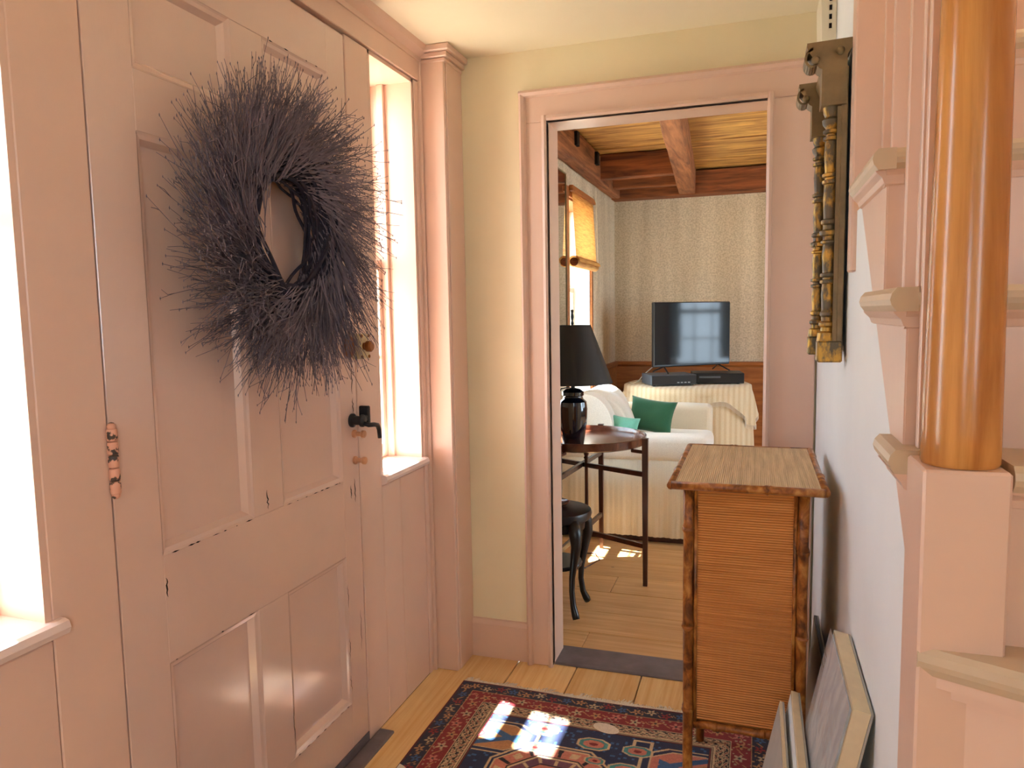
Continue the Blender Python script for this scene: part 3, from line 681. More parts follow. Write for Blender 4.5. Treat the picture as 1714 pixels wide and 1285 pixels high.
def half_column(yc):
    zz = [(0, .019), (.018, .017), (.022, .012), (.030, .012), (.034, .016), (.040, .016), (.044, .011), (.052, .011), (.056, .014), (.062, .014), (.066, .011)]
    p = [(r, MZ0+.045+h) for h, r in zz]
    def sec(z0, z1, rings):
        p.extend([(.0105, z0+.004), (.0125, (z0+z1)/2), (.0105, z1-.012)])
        for h, r in rings: p.append((r, z1-.012+h))
    R = [(.002, .015), (.008, .015), (.010, .010), (.014, .010), (.016, .015), (.022, .015), (.024, .0105)]
    R2 = [(.002, .015), (.006, .015), (.009, .011), (.016, .011), (.019, .017), (.027, .018), (.031, .011), (.040, .011), (.043, .015), (.050, .015), (.053, .0105)]
    sec(1.276, 1.345, R); sec(1.357, 1.430, R2); sec(1.471, 1.555, R); sec(1.567, 1.645, R)
    p += [(.011, 1.660), (.016, 1.668), (.017, 1.676), (.012, 1.682), (.015, 1.690), (.016, 1.702)]
    o = obj('half_column', lathe(BM(), [(r*1.12, z) for r, z in p], (.147, yc, 0), 18), 'gilt', mi, 'auto')
    # flat fillet behind each column
    obj('fillet', box(BM(), .156, .1635, yc-.0195, yc+.0195, MZ0+.045, 1.70), 'bronze_paint', mi)
    obj('base_block', box(BM(), .126, .176, yc-.024, yc+.024, MZ0, MZ0+.046, .003), 'gilt', mi)
def cornice(yc):
    b = BM(); y0, y1 = yc-.028, yc+.028
    pr2 = [(.172, 1.702), (.124, 1.702), (.124, 1.775), (.118, 1.779), (.112, 1.786), (.112, 1.794), (.104, 1.803), (.097, 1.812), (.094, 1.822), (.094, 1.830), (.184, 1.833), (.184, 1.824), (.180, 1.812), (.172, 1.80)]
    prism(b, [(p, q) for p, q in pr2], 'y', y0, y1)
    c = obj('cornice_block', b, 'bronze_paint', mi)
    # scroll bracket curling under the projecting front, with a turned boss
    s = BM(); pts = []
    for k in range(15):
        a = math.pi*.5+k/14*math.pi*1.55; r = .020-.0005*k; pts.append((.106+r*math.cos(a)*.8, yc, 1.806+r*math.sin(a)-.008))
    for k in range(14):
        (xa, _, za), (xb, _, zb_) = pts[k], pts[k+1]
        n = Vector((zb_-za, 0, -(xb-xa))).normalized()*.0025
        hexa(s, [(xa-n.x, y0, za-n.z), (xa+n.x, y0, za+n.z), (xa+n.x, y1, za+n.z), (xa-n.x, y1, za-n.z)],
             [(xb-n.x, y0, zb_-n.z), (xb+n.x, y0, zb_+n.z), (xb+n.x, y1, zb_+n.z), (xb-n.x, y1, zb_-n.z)])
    obj('scroll', s, 'bronze_paint', c)
    obj('boss', ball(BM(), (.110, y0-.004, 1.793), .0085, 14), 'bronze_paint', c, True)
    obj('boss', ball(BM(), (.158, y0-.003, 1.808), .0085, 14), 'bronze_paint', c, True)
for yc in (1.733, 2.027): half_column(yc); cornice(yc)
mid = BM(); prism(mid, [(.172, 1.76), (.150, 1.76), (.150, 1.785), (.140, 1.795), (.132, 1.812), (.132, 1.822), (.180, 1.822), (.172, 1.80)], 'y', 1.761, 1.999)
obj('cornice_middle', mid, 'bronze_paint', mi)

# door chime above the mirror
chm = thing('door_chime', (XR, 2.16, 1.97), 'cream plastic door chime box high on the wall above the mirror', 'chime')
obj('cover', prism(BM(), [(XR+.005, 1.955), (.150, 1.955), (.146, 2.085), (.150, 2.105), (.160, 2.118), (XR+.005, 2.12)], 'y', 2.09, 2.25), 'white_plastic', chm)
for k in range(5): obj('vent_slot', box(BM(), .1655, .172, 2.0885, 2.094, 1.985+k*.022, 1.997+k*.022), 'dark_gap', chm)

# ================================================================== BAMBOO CABINET
CX0, CX1, CY0, CY1, CZ = -.155, .119, 1.700, 2.150, .897
cb = thing('bamboo_cabinet', (-.018, 1.92, 0), 'tall bamboo cabinet with woven reed panels by the inner doorway', 'cabinet')
def pole(bm, a, b, r, nd, seed=0):
    a, b = Vector(a), Vector(b); rnd = random.Random(seed); L = (b-a).length; ks = sorted([0, 1]+[(i+.5+rnd.uniform(-.18, .18))/nd for i in range(nd)])
    pts, rad = [], []
    side = (b-a).orthogonal().normalized()
    def add(t, rr): pts.append(a+(b-a)*t+side*rnd.uniform(-.0012, .0012)); rad.append(rr)
    for i, k in enumerate(ks):
        if 0 < k < 1:
            e = .006/L; add(k-2*e, r*.98); add(k-e, r*1.16); add(k-.25*e, r*1.20); add(k+.1*e, r*.92); add(k+.5*e, r*1.12); add(k+2*e, r*.97)
            if i < len(ks)-2: add((k+ks[i+1])/2, r*.93)
        else: add(k, r)
    return tube(bm, pts, rad, 12)
r_ = .0125
for i, (x, y) in enumerate(((CX0+r_, CY0+r_), (CX1-r_, CY0+r_), (CX0+r_, CY1-r_), (CX1-r_, CY1-r_))):
    obj('leg', pole(BM(), (x, y, .0125 if x < .06 else 0.0125), (x, y, CZ-.018), r_, 4, i+3), 'bamboo', cb, True)
def reed_panel(y):
    b = BM(); n = 96; x0, x1, z0, z1 = CX0+2*r_, CX1-2*r_, .315, CZ-.02; prev = None
    for k in range(n*2+1):
        z = z0+(z1-z0)*k/(2*n); d = -.0013 if k % 2 else .0004
        vv = [b.verts.new((x0, y+d, z)), b.verts.new((x1, y+d, z))]
        if prev: b.faces.new((prev[0], prev[1], vv[1], vv[0]))
        prev = vv
    return b
obj('front_panel', reed_panel(CY0+.014), 'reed_panel', cb)
obj('side_panel', box(BM(), CX0+.008, CX0+.014, CY0+2*r_, CY1-2*r_, .315, CZ-.02), 'reed_panel', cb)
obj('side_panel', box(BM(), CX1-.014, CX1-.008, CY0+2*r_, CY1-2*r_, .315, CZ-.02), 'reed_panel', cb)
obj('back_panel', box(BM(), CX0+2*r_, CX1-2*r_, CY1-.014, CY1-.008, .315, CZ-.02), 'reed_panel', cb)
obj('bottom_shelf', box(BM(), CX0+.01, CX1-.01, CY0+.02, CY1-.01, .30, .315), 'reed_panel', cb)
for x in (CX0+2*r_+.004, CX1-2*r_-.004): obj('edge_strip', tube(BM(), [(x, CY0+.012, .30), (x, CY0+.012, CZ-.02)], .0045, 8), 'bamboo', cb, True)
obj('bottom_rail', pole(BM(), (CX0+2*r_, CY0+.014, .302), (CX1-2*r_, CY0+.014, .302), .010, 2, 9), 'bamboo', cb, True)
for x in (CX0+.012, CX1-.012): obj('bottom_rail', pole(BM(), (x, CY0+2*r_, .302), (x, CY1-2*r_, .302), .010, 2, 9), 'bamboo', cb, True)
tx0, tx1, ty0, ty1 = -.178, .147, 1.672, 2.172
def reed_top():
    b = BM(); n = 70; prev = None
    for k in range(n*2+1):
        x = tx0+.008+(tx1-tx0-.016)*k/(2*n); d = .0014 if k % 2 else 0
        vv = [b.verts.new((x, ty0+.008, CZ-.0035+d)), b.verts.new((x, ty1-.008, CZ-.0035+d)), b.verts.new((x, ty1-.008, CZ-.018)), b.verts.new((x, ty0+.008, CZ-.018))]
        if prev:
            for q in range(4): b.faces.new((prev[q], prev[(q+1) % 4], vv[(q+1) % 4], vv[q]))
        else: b.faces.new(vv)
        prev = vv
    b.faces.new(prev[::-1]); return b
obj('top_panel', reed_top(), 'reed_top', cb)
rr = .0095
for i, (a, b_) in enumerate((((tx0, ty0, CZ-.0105), (tx1, ty0, CZ-.0105)), ((tx0, ty1, CZ-.0105), (tx1, ty1, CZ-.0105)), ((tx0, ty0, CZ-.0105), (tx0, ty1, CZ-.0105)), ((tx1, ty0, CZ-.0105), (tx1, ty1, CZ-.0105)))):
    obj('top_edge', pole(BM(), a, b_, rr, 1 if i < 2 else 2, 20+i), 'bamboo', cb, True)

# ================================================================== LEANING PICTURES
def leaning(name, y0, y1, h, xtop, xbot, th_, label, mats, wrap=False, group=None):
    """flat canvas leaning to the right wall; front faces -x"""
    t = thing(name, ((xtop+xbot)/2, (y0+y1)/2, 0), label, 'picture', group)
    u = Vector((xtop-xbot, 0, h)).normalized(); n = Vector((-u.z, 0, u.x))    # n points to -x (front)
    B = Vector((xbot, 0, 0.0135+th_*u.x if xbot < .06 else .002)); L = math.hypot(h, xtop-xbot)
    def slab(d0, d1, a0, a1, s0, s1):
        P = lambda d, y, s: B+u*s+n*d+Vector((0, y, 0))
        return hexa(BM(), [P(d0, a0, s0), P(d0, a1, s0), P(d0, a1, s1), P(d0, a0, s1)], [P(d1, a0, s0), P(d1, a1, s0), P(d1, a1, s1), P(d1, a0, s1)])
    obj('stretcher', slab(-th_, 0, y0, y1, 0.0, L), mats[0], t)
    obj('painted_face', slab(.0003, .0012, y0+.006, y1-.006, .006, L-.006), mats[1], t)
    obj('backing', slab(-th_-.004, -th_-.0005, y0, y1, 0, L), 'card_grey', t)
    if wrap: obj('plastic_wrap', slab(.006, .0066, y0-.002, y1+.002, 0.0, L+.001), 'plastic_wrap', t)
    return t
leaning('canvas_picture', 1.20, 1.50, .640, .152, .022, .026, 'large canvas wrapped in clear plastic leaning on the white wall', ('canvas', 'pale_painting'), True)
leaning('canvas_picture', 1.27, 1.625, .445, .083, -.004, .014, 'small cream edged canvas leaning in front of the plastic wrapped one', ('canvas', 'white_plaster'))
leaning('canvas_picture', 1.29, 1.615, .425, .060, -.03, .005, 'thin white board leaning in front of the small cream edged canvas', ('canvas', 'card_grey'))
leaning('canvas_picture', 1.72, 2.16, .42, .166, .136, .008, 'grey white board standing between bamboo cabinet and white wall', ('black_iron', 'card_grey'))

# ================================================================== RUG
RX0, RX1, RY0, RY1 = -.952, .060, .62, 2.272
rg = thing('oriental_rug', (-.446, 1.45, 0), 'navy and crimson oriental rug with pale fringe on the pine floor', 'rug')
NAVY, RED, CREAM, DARK, PINKC, BLUE, TEAL, TAN, MAUVE = [np.array(srgb(*c)[:3]) for c in ((30, 44, 82), (134, 34, 44), (214, 190, 152), (34, 28, 40), (206, 130, 114), (58, 104, 158), (70, 150, 150), (190, 140, 96), (112, 72, 96))]
def rug_grid(xs, ys):
    X, Y = np.meshgrid(xs, ys); u = X-RX0; w = RX1-X; v = RY1-Y
    d = np.minimum(np.minimum(u, w), v); Wd = RX1-RX0
    along = np.where(v <= np.minimum(u, w), X, Y)
    C = np.zeros(X.shape+(3,)); C[:] = NAVY
    def put(mask, c): C[mask] = c
    def h(a, b, s=0): return np.mod(np.sin(a*127.1+b*311.7+s*74.7)*43758.5453, 1)
    field = d > .172
    # field sprinkle
    jx, jy = np.floor(X/.008), np.floor(Y/.008)
    put(field & (h(jx, jy) > .93), BLUE)
    def octo(cx, cy, a, b): return np.maximum(np.maximum(np.abs(X-cx)/a, np.abs(Y-cy)/b), (np.abs(X-cx)/a+np.abs(Y-cy)/b)/1.45)
    def motif(cx, cy, s):
        o = octo(cx, cy, .135, .085)
        put(field & (o < 1), CREAM); put(field & (o < .93), NAVY)
        put(field & (o < .80), CREAM); put(field & (o < .76), TAN if s < 0 else PINKC)
        dx, dy = (X-cx)*s, Y-cy
        for k in (-1, 1):
            ray = (np.abs(dy-k*.5*(dx+.05)) < .012) & (dx > -.08) & (dx < .09) & (o < .74); put(field & ray, BLUE)
        ins_ = ((dx-.055)/.035)**2+(dy/.026)**2; put(field & (ins_ < 1) & (o < .8), TAN); put(field & (ins_ < .55), RED); put(field & (ins_ < .2), CREAM)
        hook = (np.abs(dx+.135) < .03) & (np.abs(np.abs(dy)-.075) < .03); put(field & hook, CREAM)
        put(field & (np.abs(dx+.135) < .021) & (np.abs(np.abs(dy)-.075) < .021), NAVY)
    cxm = (RX0+RX1)/2-.075
    for cy in (1.985, 1.45): motif(-.735, cy, -1); motif(-.165, cy, 1)
    # central stepped medallion
    for cy in (1.79, 1.2):
        o = octo(cxm, cy, .19, .20)
        for lim, c in ((1, CREAM), (.965, NAVY), (.93, CREAM), (.90, PINKC), (.70, DARK), (.675, CREAM), (.64, MAUVE), (.5, DARK), (.48, PINKC), (.33, CREAM), (.30, NAVY), (.15, RED)): put(field & (o < lim), c)
        ax, ay = np.abs(X-cxm), np.abs(Y-cy)
        ang = np.arctan2(Y-cy, X-cxm); fl_ = (o > .71) & (o < .90) & (np.abs(np.sin(ang*6)) < .22); put(field & fl_, DARK)
        fl_ = (o > .74) & (o < .86) & (np.abs(np.sin(ang*6)) > .9); put(field & fl_, CREAM)
        fl_ = (o > .51) & (o < .63) & (np.abs(np.sin(ang*8)) < .3); put(field & fl_, CREAM)
    # small polygons in the open field
    for cx, cy, a in ((-.60, 2.065, .045), (-.44, 2.03, .05), (-.31, 2.03, .045), (-.33, 1.93, .05), (-.60, 1.96, .036), (-.42, 1.95, .03), (-.83, 1.84, .035), (-.24, 1.84, .03), (-.05, 2.04, .03)):
        o = octo(cx, cy, a, a*.62)
        put(field & (o < 1), CREAM); put(field & (o < .85), TEAL); put(field & (o < .6), PINKC); put(field & (o < .25), RED)
    # thin red and cream guards between field and border
    for a, b_, c in ((.160, .172, DARK), (.163, .166, CREAM), (.168, .171, RED)): put((d > a) & (d <= b_), c)
    # cream scroll border
    m = (d > .112) & (d <= .160); put(m, CREAM*.82)
    sq = np.sin(along*230+6*np.sin(d*190))+np.sin(d*300+3.2*np.sin(along*120)); put(m & (sq > .55), DARK)
    put(m & (sq < -1.25), RED); put((d > .112) & (d < .1145), CREAM); put((d > .1145) & (d < .117), DARK); put((d > .156) & (d < .160), CREAM)
    # flowers on a band
    def band(a, b_, base, pitch, cols_):
        m = (d > a) & (d <= b_); put(m, base); mid_ = (a+b_)/2; wd = (b_-a)/2
        k = np.floor(along/pitch); p = (along/pitch-k-.5)*pitch; q = d-mid_+.006*np.sin(k*2.4); r = np.hypot(p, q); an = np.arctan2(q, p)
        pet = r < (.60+.28*np.cos(an*5+k))*wd*.78
        for j, c in enumerate(cols_): put(m & pet & (np.mod(k, len(cols_)) == j), c)
        put(m & (r < wd*.16), DARK)
        lv = (np.abs(q-.35*wd*np.sin(along*2*np.pi/pitch*1.0)) < .0022) & (r > wd*.7); put(m & lv, TAN)
        hh = h(np.floor(X/.006), np.floor(Y/.006), 3); put(m & (hh > .93) & (r > wd*.75), cols_[0]*.8)
    band(.057, .112, RED, .062, [CREAM*.8, TAN, PINKC*.9])
    band(.006, .054, DARK*.55+NAVY*.35, .046, [TAN, CREAM*.8, RED*1.2, BLUE*.8])
    put((d > .054) & (d <= .057), TAN); put(d <= .006, RED*.45)
    n = h(np.round(X/.003), np.round(Y/.003), 9); C *= (.86+.28*n)[..., None]
    return X, Y, C
def rug_piece(xs, ys, name, zt):
    X, Y, C = rug_grid(xs, ys); ny, nx = X.shape
    Z = zt+.0016*np.sin(X*9+Y*4)+.001*np.sin(Y*17)
    V = np.stack([X-rg.location.x, Y-rg.location.y, Z], -1).reshape(-1, 3)
    I = np.arange(ny*nx).reshape(ny, nx); F = np.stack([I[:-1, :-1], I[:-1, 1:], I[1:, 1:], I[1:, :-1]], -1).reshape(-1, 4)
    me = bpy.data.meshes.new(name); me.from_pydata(V.tolist(), [], F.tolist())
    a = me.color_attributes.new('dye', 'FLOAT_COLOR', 'POINT'); a.data.foreach_set('color', np.concatenate([C.reshape(-1, 3), np.ones((ny*nx, 1))], 1).ravel())
    me.materials.append(M['rug_wool']); o = bpy.data.objects.new(name, me); COL.objects.link(o); o.parent = rg; return o
xs_ = np.linspace(RX0, RX1, 420); ys_ = np.concatenate([np.linspace(RY0, 1.60, 160), np.linspace(1.6025, RY1, 270)])
pile = rug_piece(xs_, ys_, 'pile', .010)
bk = obj('foundation', box(BM(), RX0+.002, RX1-.002, RY0, RY1-.001, .0005, .0075), 'fringe_wool', rg)
fb = Raw(); rnd = random.Random(4)
for k in range(520):
    x = RX0+.004+(RX1-RX0-.008)*k/519+rnd.uniform(-.001, .001); l = rnd.uniform(.020, .038)*(1.25 if (k//23) % 3 == 0 else .85); s = rnd.uniform(-.012, .012)
    fb.tube([Vector((x, RY1-.003, .009)), Vector((x+s*.3, RY1+l*.4, .009+rnd.uniform(0, .004))), Vector((x+s, RY1+l, .0022+rnd.uniform(0, .002)))], [.0018, .0016, .0012], 3)
obj('end_selvedge', box(BM(), RX0, RX1, RY1-.002, RY1+.012, .0005, .0085), 'fringe_wool', rg)
fb.obj('fringe', 'fringe_wool', rg, 'stuff')

# ================================================================== WREATH
WC = Vector((XL+.055, 1.475, 1.475))
wt = thing('twig_wreath', (XL, WC.y, WC.z), 'large dark bare twig wreath hanging on the pink front door', 'wreath')
rnd = random.Random(11)
core = Raw()
for k in range(46):
    r0 = .152+rnd.uniform(-.032, .032); xo = rnd.uniform(-.028, .030); a0 = rnd.uniform(0, 6.28); pts = []
    ph = rnd.uniform(0, 6.28); f_ = rnd.choice((2, 3, 4))
    for j in range(25):
        a = a0+j/24*4.2; rr_ = r0+.012*math.sin(f_*a+ph)
        pts.append(Vector((WC.x+xo+.010*math.cos(f_*a+ph), WC.y+rr_*math.cos(a)*.97, WC.z+rr_*math.sin(a))))
    core.tube(pts, [rnd.uniform(.0028, .005)]*25, 5)
core.obj('vine_ring', 'vine_dark', wt)
def twig(a, big):
    """angle a in the door plane (y right, z up); the twigs sweep clockwise and outward"""
    ca_, sa_ = math.cos(a), math.sin(a); r0 = rnd.uniform(.120, .200)
    rad = Vector((0, ca_, sa_)); tan = Vector((0, sa_, -ca_))
    sw = rnd.gauss(1.12, .14); L = rnd.uniform(.15, .27)*(1.10 if big else 1)*(1-.10*max(0, -ca_))
    d = (rad*math.cos(sw)+tan*math.sin(sw)+Vector((rnd.uniform(-.08, .36), 0, 0))).normalized()
    p = WC+rad*r0+Vector((rnd.uniform(-.030, .046), 0, 0)); pts = [p.copy()]; n = 7; wob = Vector((rnd.gauss(0, .05), rnd.gauss(0, .06), rnd.gauss(0, .06)))
    for j in range(n):
        rel = p-WC; rel.x = 0; rel.normalize()
        d = (d+wob*.5+Vector((rnd.gauss(0, .03), rnd.gauss(0, .08), rnd.gauss(0, .08)))+rel*.04).normalized()
        p = p+d*L/n
        if p.x < XL+.006: p.x = XL+.006
        pts.append(p.copy())
    return pts
def add_twig(bm, pts, r=.0015):
    n = len(pts)-1
    bm.tube(pts, [r*(1-.6*j/n) for j in range(n+1)], 3)
    for q in range(rnd.choice((1, 1, 2, 2))):
        j = rnd.randrange(n//2, n); s = pts[j]; dd = (pts[j+1]-pts[j]).normalized()+Vector((rnd.uniform(-.3, .4), rnd.gauss(0, .38), rnd.gauss(0, .38)))
        dd.normalize(); l = rnd.uniform(.02, .05); e1 = s+dd*l*.5; e2 = e1+(dd+Vector((0, rnd.gauss(0, .25), rnd.gauss(0, .25)))).normalized()*l*.5
        for e in (e1, e2): e.x = max(e.x, XL+.005)
        bm.tube([s, e1, e2], [r*.65, r*.5, r*.35], 3)
        if rnd.random() < .5: bm.bud(e2, .0014, .0034)
    if rnd.random() < .6: bm.bud(pts[-1], .0016, .0042)
    return bm
for k in range(300):
    add_twig(Raw(), twig(k/300*2*math.pi+rnd.uniform(-.03, .03), True), .0017).obj('twig', 'twig_bark', wt)
mass = Raw()
for k in range(1600): add_twig(mass, twig(rnd.uniform(0, 2*math.pi), False))
# stray long twigs drooping at lower left and out to the left
for p0, p1, p2 in (((1.40, 1.30), (1.36, 1.18), (1.40, 1.10)), ((1.42, 1.28), (1.45, 1.14), (1.38, 1.075)), ((1.33, 1.46), (1.22, 1.50), (1.15, 1.60)), ((1.31, 1.5), (1.2, 1.56), (1.13, 1.66)), ((1.60, 1.25), (1.70, 1.15), (1.74, 1.10))):
    pts = [Vector((XL+.04, *p0)), Vector((XL+.045, (p0[0]+p1[0])/2+.004, (p0[1]+p1[1])/2)), Vector((XL+.05, *p1)), Vector((XL+.045, (p1[0]+p2[0])/2-.004, (p1[1]+p2[1])/2)), Vector((XL+.04, *p2))]
    add_twig(mass, pts, .0016)
mass.obj('twig_tangle', 'twig_bark', wt, 'stuff')

# ================================================================== LIVING ROOM THINGS
# ---- tray table
tc = (-.79, 3.52); TZt = .66
tt = thing('tray_table', (tc[0], tc[1], 0), 'round dark wooden tray table on four slim legs with a lamp on it', 'table')
obj('tray', lathe(BM(), [(.02, TZt-.016), (.286, TZt-.016), (.295, TZt-.010), (.295, TZt+.024), (.288, TZt+.026), (.283, TZt+.020), (.280, TZt), (.02, TZt)], (tc[0], tc[1], 0), 56), 'tray_wood', tt, 'auto')
Lg = [(-.477, 3.367), (-.785, 3.865), (-1.082, 3.672), (-.845, 3.19)]
for i, (x, y) in enumerate(Lg):
    b = BM(); h_ = .70 if i == 0 else .685
    hexa(b, [(x-.010, y-.010, 0), (x+.010, y-.010, 0), (x+.010, y+.010, 0), (x-.010, y+.010, 0)], [(x-.014, y-.014, h_), (x+.014, y-.014, h_), (x+.014, y+.014, h_), (x-.014, y+.014, h_)])
    obj('leg', b, 'mahogany', tt)
for zz in (.19, .53):
    for (a, c) in ((Lg[0], Lg[2]), (Lg[1], Lg[3])):
        A, Cc = Vector((*a, zz)), Vector((*c, zz)); dv = (Cc-A).normalized(); nv = Vector((-dv.y, dv.x, 0))*.008; u_ = Vector((0, 0, .011))
        A2, C2 = A+dv*.008, Cc-dv*.008
        obj('stretcher', hexa(BM(), [A2-nv-u_, A2+nv-u_, A2+nv+u_, A2-nv+u_], [C2-nv-u_, C2+nv-u_, C2+nv+u_, C2-nv+u_]), 'mahogany', tt)
obj('centre_post', lathe(BM(), [(.009, .18), (.009, .56), (.013, .565), (.009, .575), (.014, .588), (.010, .600), (.003, .606)], (-.79, 3.523, 0), 12), 'mahogany', tt, 'auto')
for i, (x, y) in enumerate(Lg):
    dv = Vector((tc[0]-x, tc[1]-y, 0)).normalized(); e = Vector((x, y, 0))+dv*.075
    obj('bracket', tube(BM(), [(x, y, TZt-.026), (e.x, e.y, TZt-.026)], .009, 6), 'mahogany', tt)
# ---- lamp
lp = (-.815, 3.36)
la = thing('table_lamp', (*lp, TZt), 'black ceramic jar lamp with black cone shade on the tray table', 'lamp')
obj('base', lathe(BM(), [(.048, .661), (.050, .668), (.058, .72), (.066, .78), (.068, .83), (.064, .865), (.048, .880), (.046, .890), (.052, .896), (.052, .912), (.034, .925), (.012, .930)], (*lp, 0), 36), 'lamp_ceramic', la, 'auto')
obj('neck', lathe(BM(), [(.010, .930), (.010, .985), (.014, .99), (.014, 1.02), (.004, 1.03), (.003, 1.225)], (*lp, 0), 12), 'black_iron', la, 'auto')
sh = BM(); lathe(sh, [(.187, .955), (.086, 1.224), (.0845, 1.224), (.185, .955)], (*lp, 0), 56)
sh2 = obj('lamp_shade', sh, 'lamp_black_card', la, 'auto')
for fce in sh2.data.polygons: pass
obj('finial', lathe(BM(), [(.004, 1.225), (.008, 1.232), (.004, 1.245), (.008, 1.262), (.005, 1.280), (.007, 1.288), (.008, 1.294), (.002, 1.298)], (*lp, 0), 10), 'black_iron', la, 'auto')
obj('spider', tube(BM(), [(lp[0]-.084, lp[1], 1.22), (lp[0]+.084, lp[1], 1.22)], .002, 6), 'black_iron', la)
obj('cord', tube(BM(), [(lp[0]-.01, lp[1]-.02, .935), (lp[0]-.045, lp[1]-.045, .93), (lp[0]-.058, lp[1]-.05, .90), (lp[0]-.062, lp[1]-.052, .85), (lp[0]-.07, lp[1]-.052, .76), (lp[0]-.075, lp[1]-.05, .665)], .003, 6), 'black_iron', la, True)
# ---- stool
sc_ = (-.80, 2.985); SZ = .452
so = thing('low_stool', (*sc_, 0), 'black ebonised stool with curved cabriole legs beside the doorway', 'stool')
obj('seat', lathe(BM(), [(.02, SZ-.044), (.135, SZ-.044), (.146, SZ-.036), (.150, SZ-.018), (.146, SZ-.004), (.138, SZ), (.02, SZ)], (*sc_, 0), 40), 'ebonised', so, 'auto')
for k in range(4):
    a = -math.pi/4+k*math.pi/2; ca_, sa_ = math.cos(a), math.sin(a)
    pf = [(.125, SZ-.03, .026), (.150, SZ-.08, .027), (.155, SZ-.13, .022), (.138, SZ-.20, .016), (.122, SZ-.27, .013), (.118, SZ-.33, .012), (.128, SZ-.39, .013), (.145, SZ-.425, .016), (.152, .012, .015)]
    obj('leg', tube(BM(), [(sc_[0]+r*ca_, sc_[1]+r*sa_, z) for r, z, _ in pf], [q for _, _, q in pf], 10), 'ebonised', so, True)
obj('lower_shelf', lathe(BM(), [(.02, .205), (.105, .205), (.108, .214), (.105, .222), (.02, .222)], (*sc_, 0), 24), 'ebonised', so, 'auto')
obj('apron', lathe(BM(), [(.118, SZ-.085), (.122, SZ-.044), (.112, SZ-.044), (.110, SZ-.085)], (*sc_, 0), 32), 'ebonised', so, 'auto')
pt = obj('saucer', lathe(BM(), [(.02, SZ), (.052, SZ), (.056, SZ+.003), (.072, SZ+.016), (.070, SZ+.018), (.054, SZ+.007), (.02, SZ+.005)], (-.825, 3.02, 0), 32), 'tray_wood', None, 'auto')
tag(pt, 'small brown saucer lying on the black stool', 'saucer')
cd_ = obj('power_cord', tube(BM(), [(-.99, 3.60, .004), (-.90, 3.72, .004), (-.80, 3.76, .004), (-.755, 3.66, .004), (-.80, 3.52, .004), (-.92, 3.44, .004), (-1.02, 3.40, .004)], .0035, 6), 'mahogany', None, True)
tag(cd_, 'thin brown power cord curving over the floorboards under the tray table', 'cord')

# ---- sofa (seen from its end)
sf = thing('slipcovered_sofa', (-.65, 4.55, 0), 'cream striped slipcovered sofa against the window wall', 'sofa')
def soft_box(x0, x1, y0, y1, z0, z1, bev, wob=.004, cuts=8, seg=3):
    b = box(BM(), x0, x1, y0, y1, z0, z1)
    bmesh.ops.bevel(b, geom=list(b.edges), offset=bev, segments=seg, affect='EDGES', profile=.5)
    bmesh.ops.subdivide_edges(b, edges=[e for e in b.edges if e.calc_length() > .12], cuts=cuts, use_grid_fill=True)
    for v in b.verts: v.co += mnoise.noise_vector(v.co*6)*wob
    return b
obj('skirt', soft_box(-1.04, -.235, 4.03, 4.99, .045, .40, .02, .006), 'slipcover', sf, True)
sk = BM(); n_ = 90
prev = None
for k in range(n_+1):        # gathered end panel of the near arm
    x = -1.045+(.815)*k/n_; w_ = .004*math.sin(k*1.9)+.005*math.sin(k*.61)
    vv = [sk.verts.new((x, 4.005+w_, .04)), sk.verts.new((x, 4.012+w_*.4, .30)), sk.verts.new((x, 4.006, .47)), sk.verts.new((x, 4.05, .47)), sk.verts.new((x, 4.05, .04))]
    if prev:
        for q in range(4): sk.faces.new((prev[q], prev[q+1], vv[q+1], vv[q]))
    prev = vv
obj('arm_panel', sk, 'slipcover', sf, True)
obj('arm', soft_box(-1.045, -.232, 4.000, 4.20, .455, .600, .035, .004), 'slipcover_white', sf, True)
obj('arm', soft_box(-1.045, -.262, 4.86, 5.03, .36, .672, .035, .004), 'slipcover', sf, True)
obj('seat_cushion', soft_box(-.86, -.245, 4.205, 4.855, .40, .520, .04, .004), 'slipcover_white', sf, True)
bp_ = []
for k in range(17):
    a = -math.pi*.05+k/16*math.pi*.95; bp_.append((-.95+.165*math.cos(a), .60+.205*math.sin(a)))
bp_ += [(-1.10, .40), (-.80, .40)]
bkb = prism(BM(), bp_, 'y', 4.21, 4.85)
obj('back', bkb, 'slipcover_white', sf, 'auto')
lp_ = [(-.93+.235*math.cos(-.35+k/18*3.5), .575+.235*math.sin(-.35+k/18*3.5)) for k in range(19)]
bb_ = prism(BM(), lp_, 'y', 4.335, 4.52); bmesh.ops.bevel(bb_, geom=[e for e in bb_.edges if abs(e.verts[0].co.y-e.verts[1].co.y) < 1e-6], offset=.03, segments=3, affect='EDGES')
obj('back_cushion', bb_, 'slipcover_white', sf, True)
obj('foot_rail', box(BM(), -1.02, -.26, 4.05, 4.98, .0, .045), 'mahogany', sf)
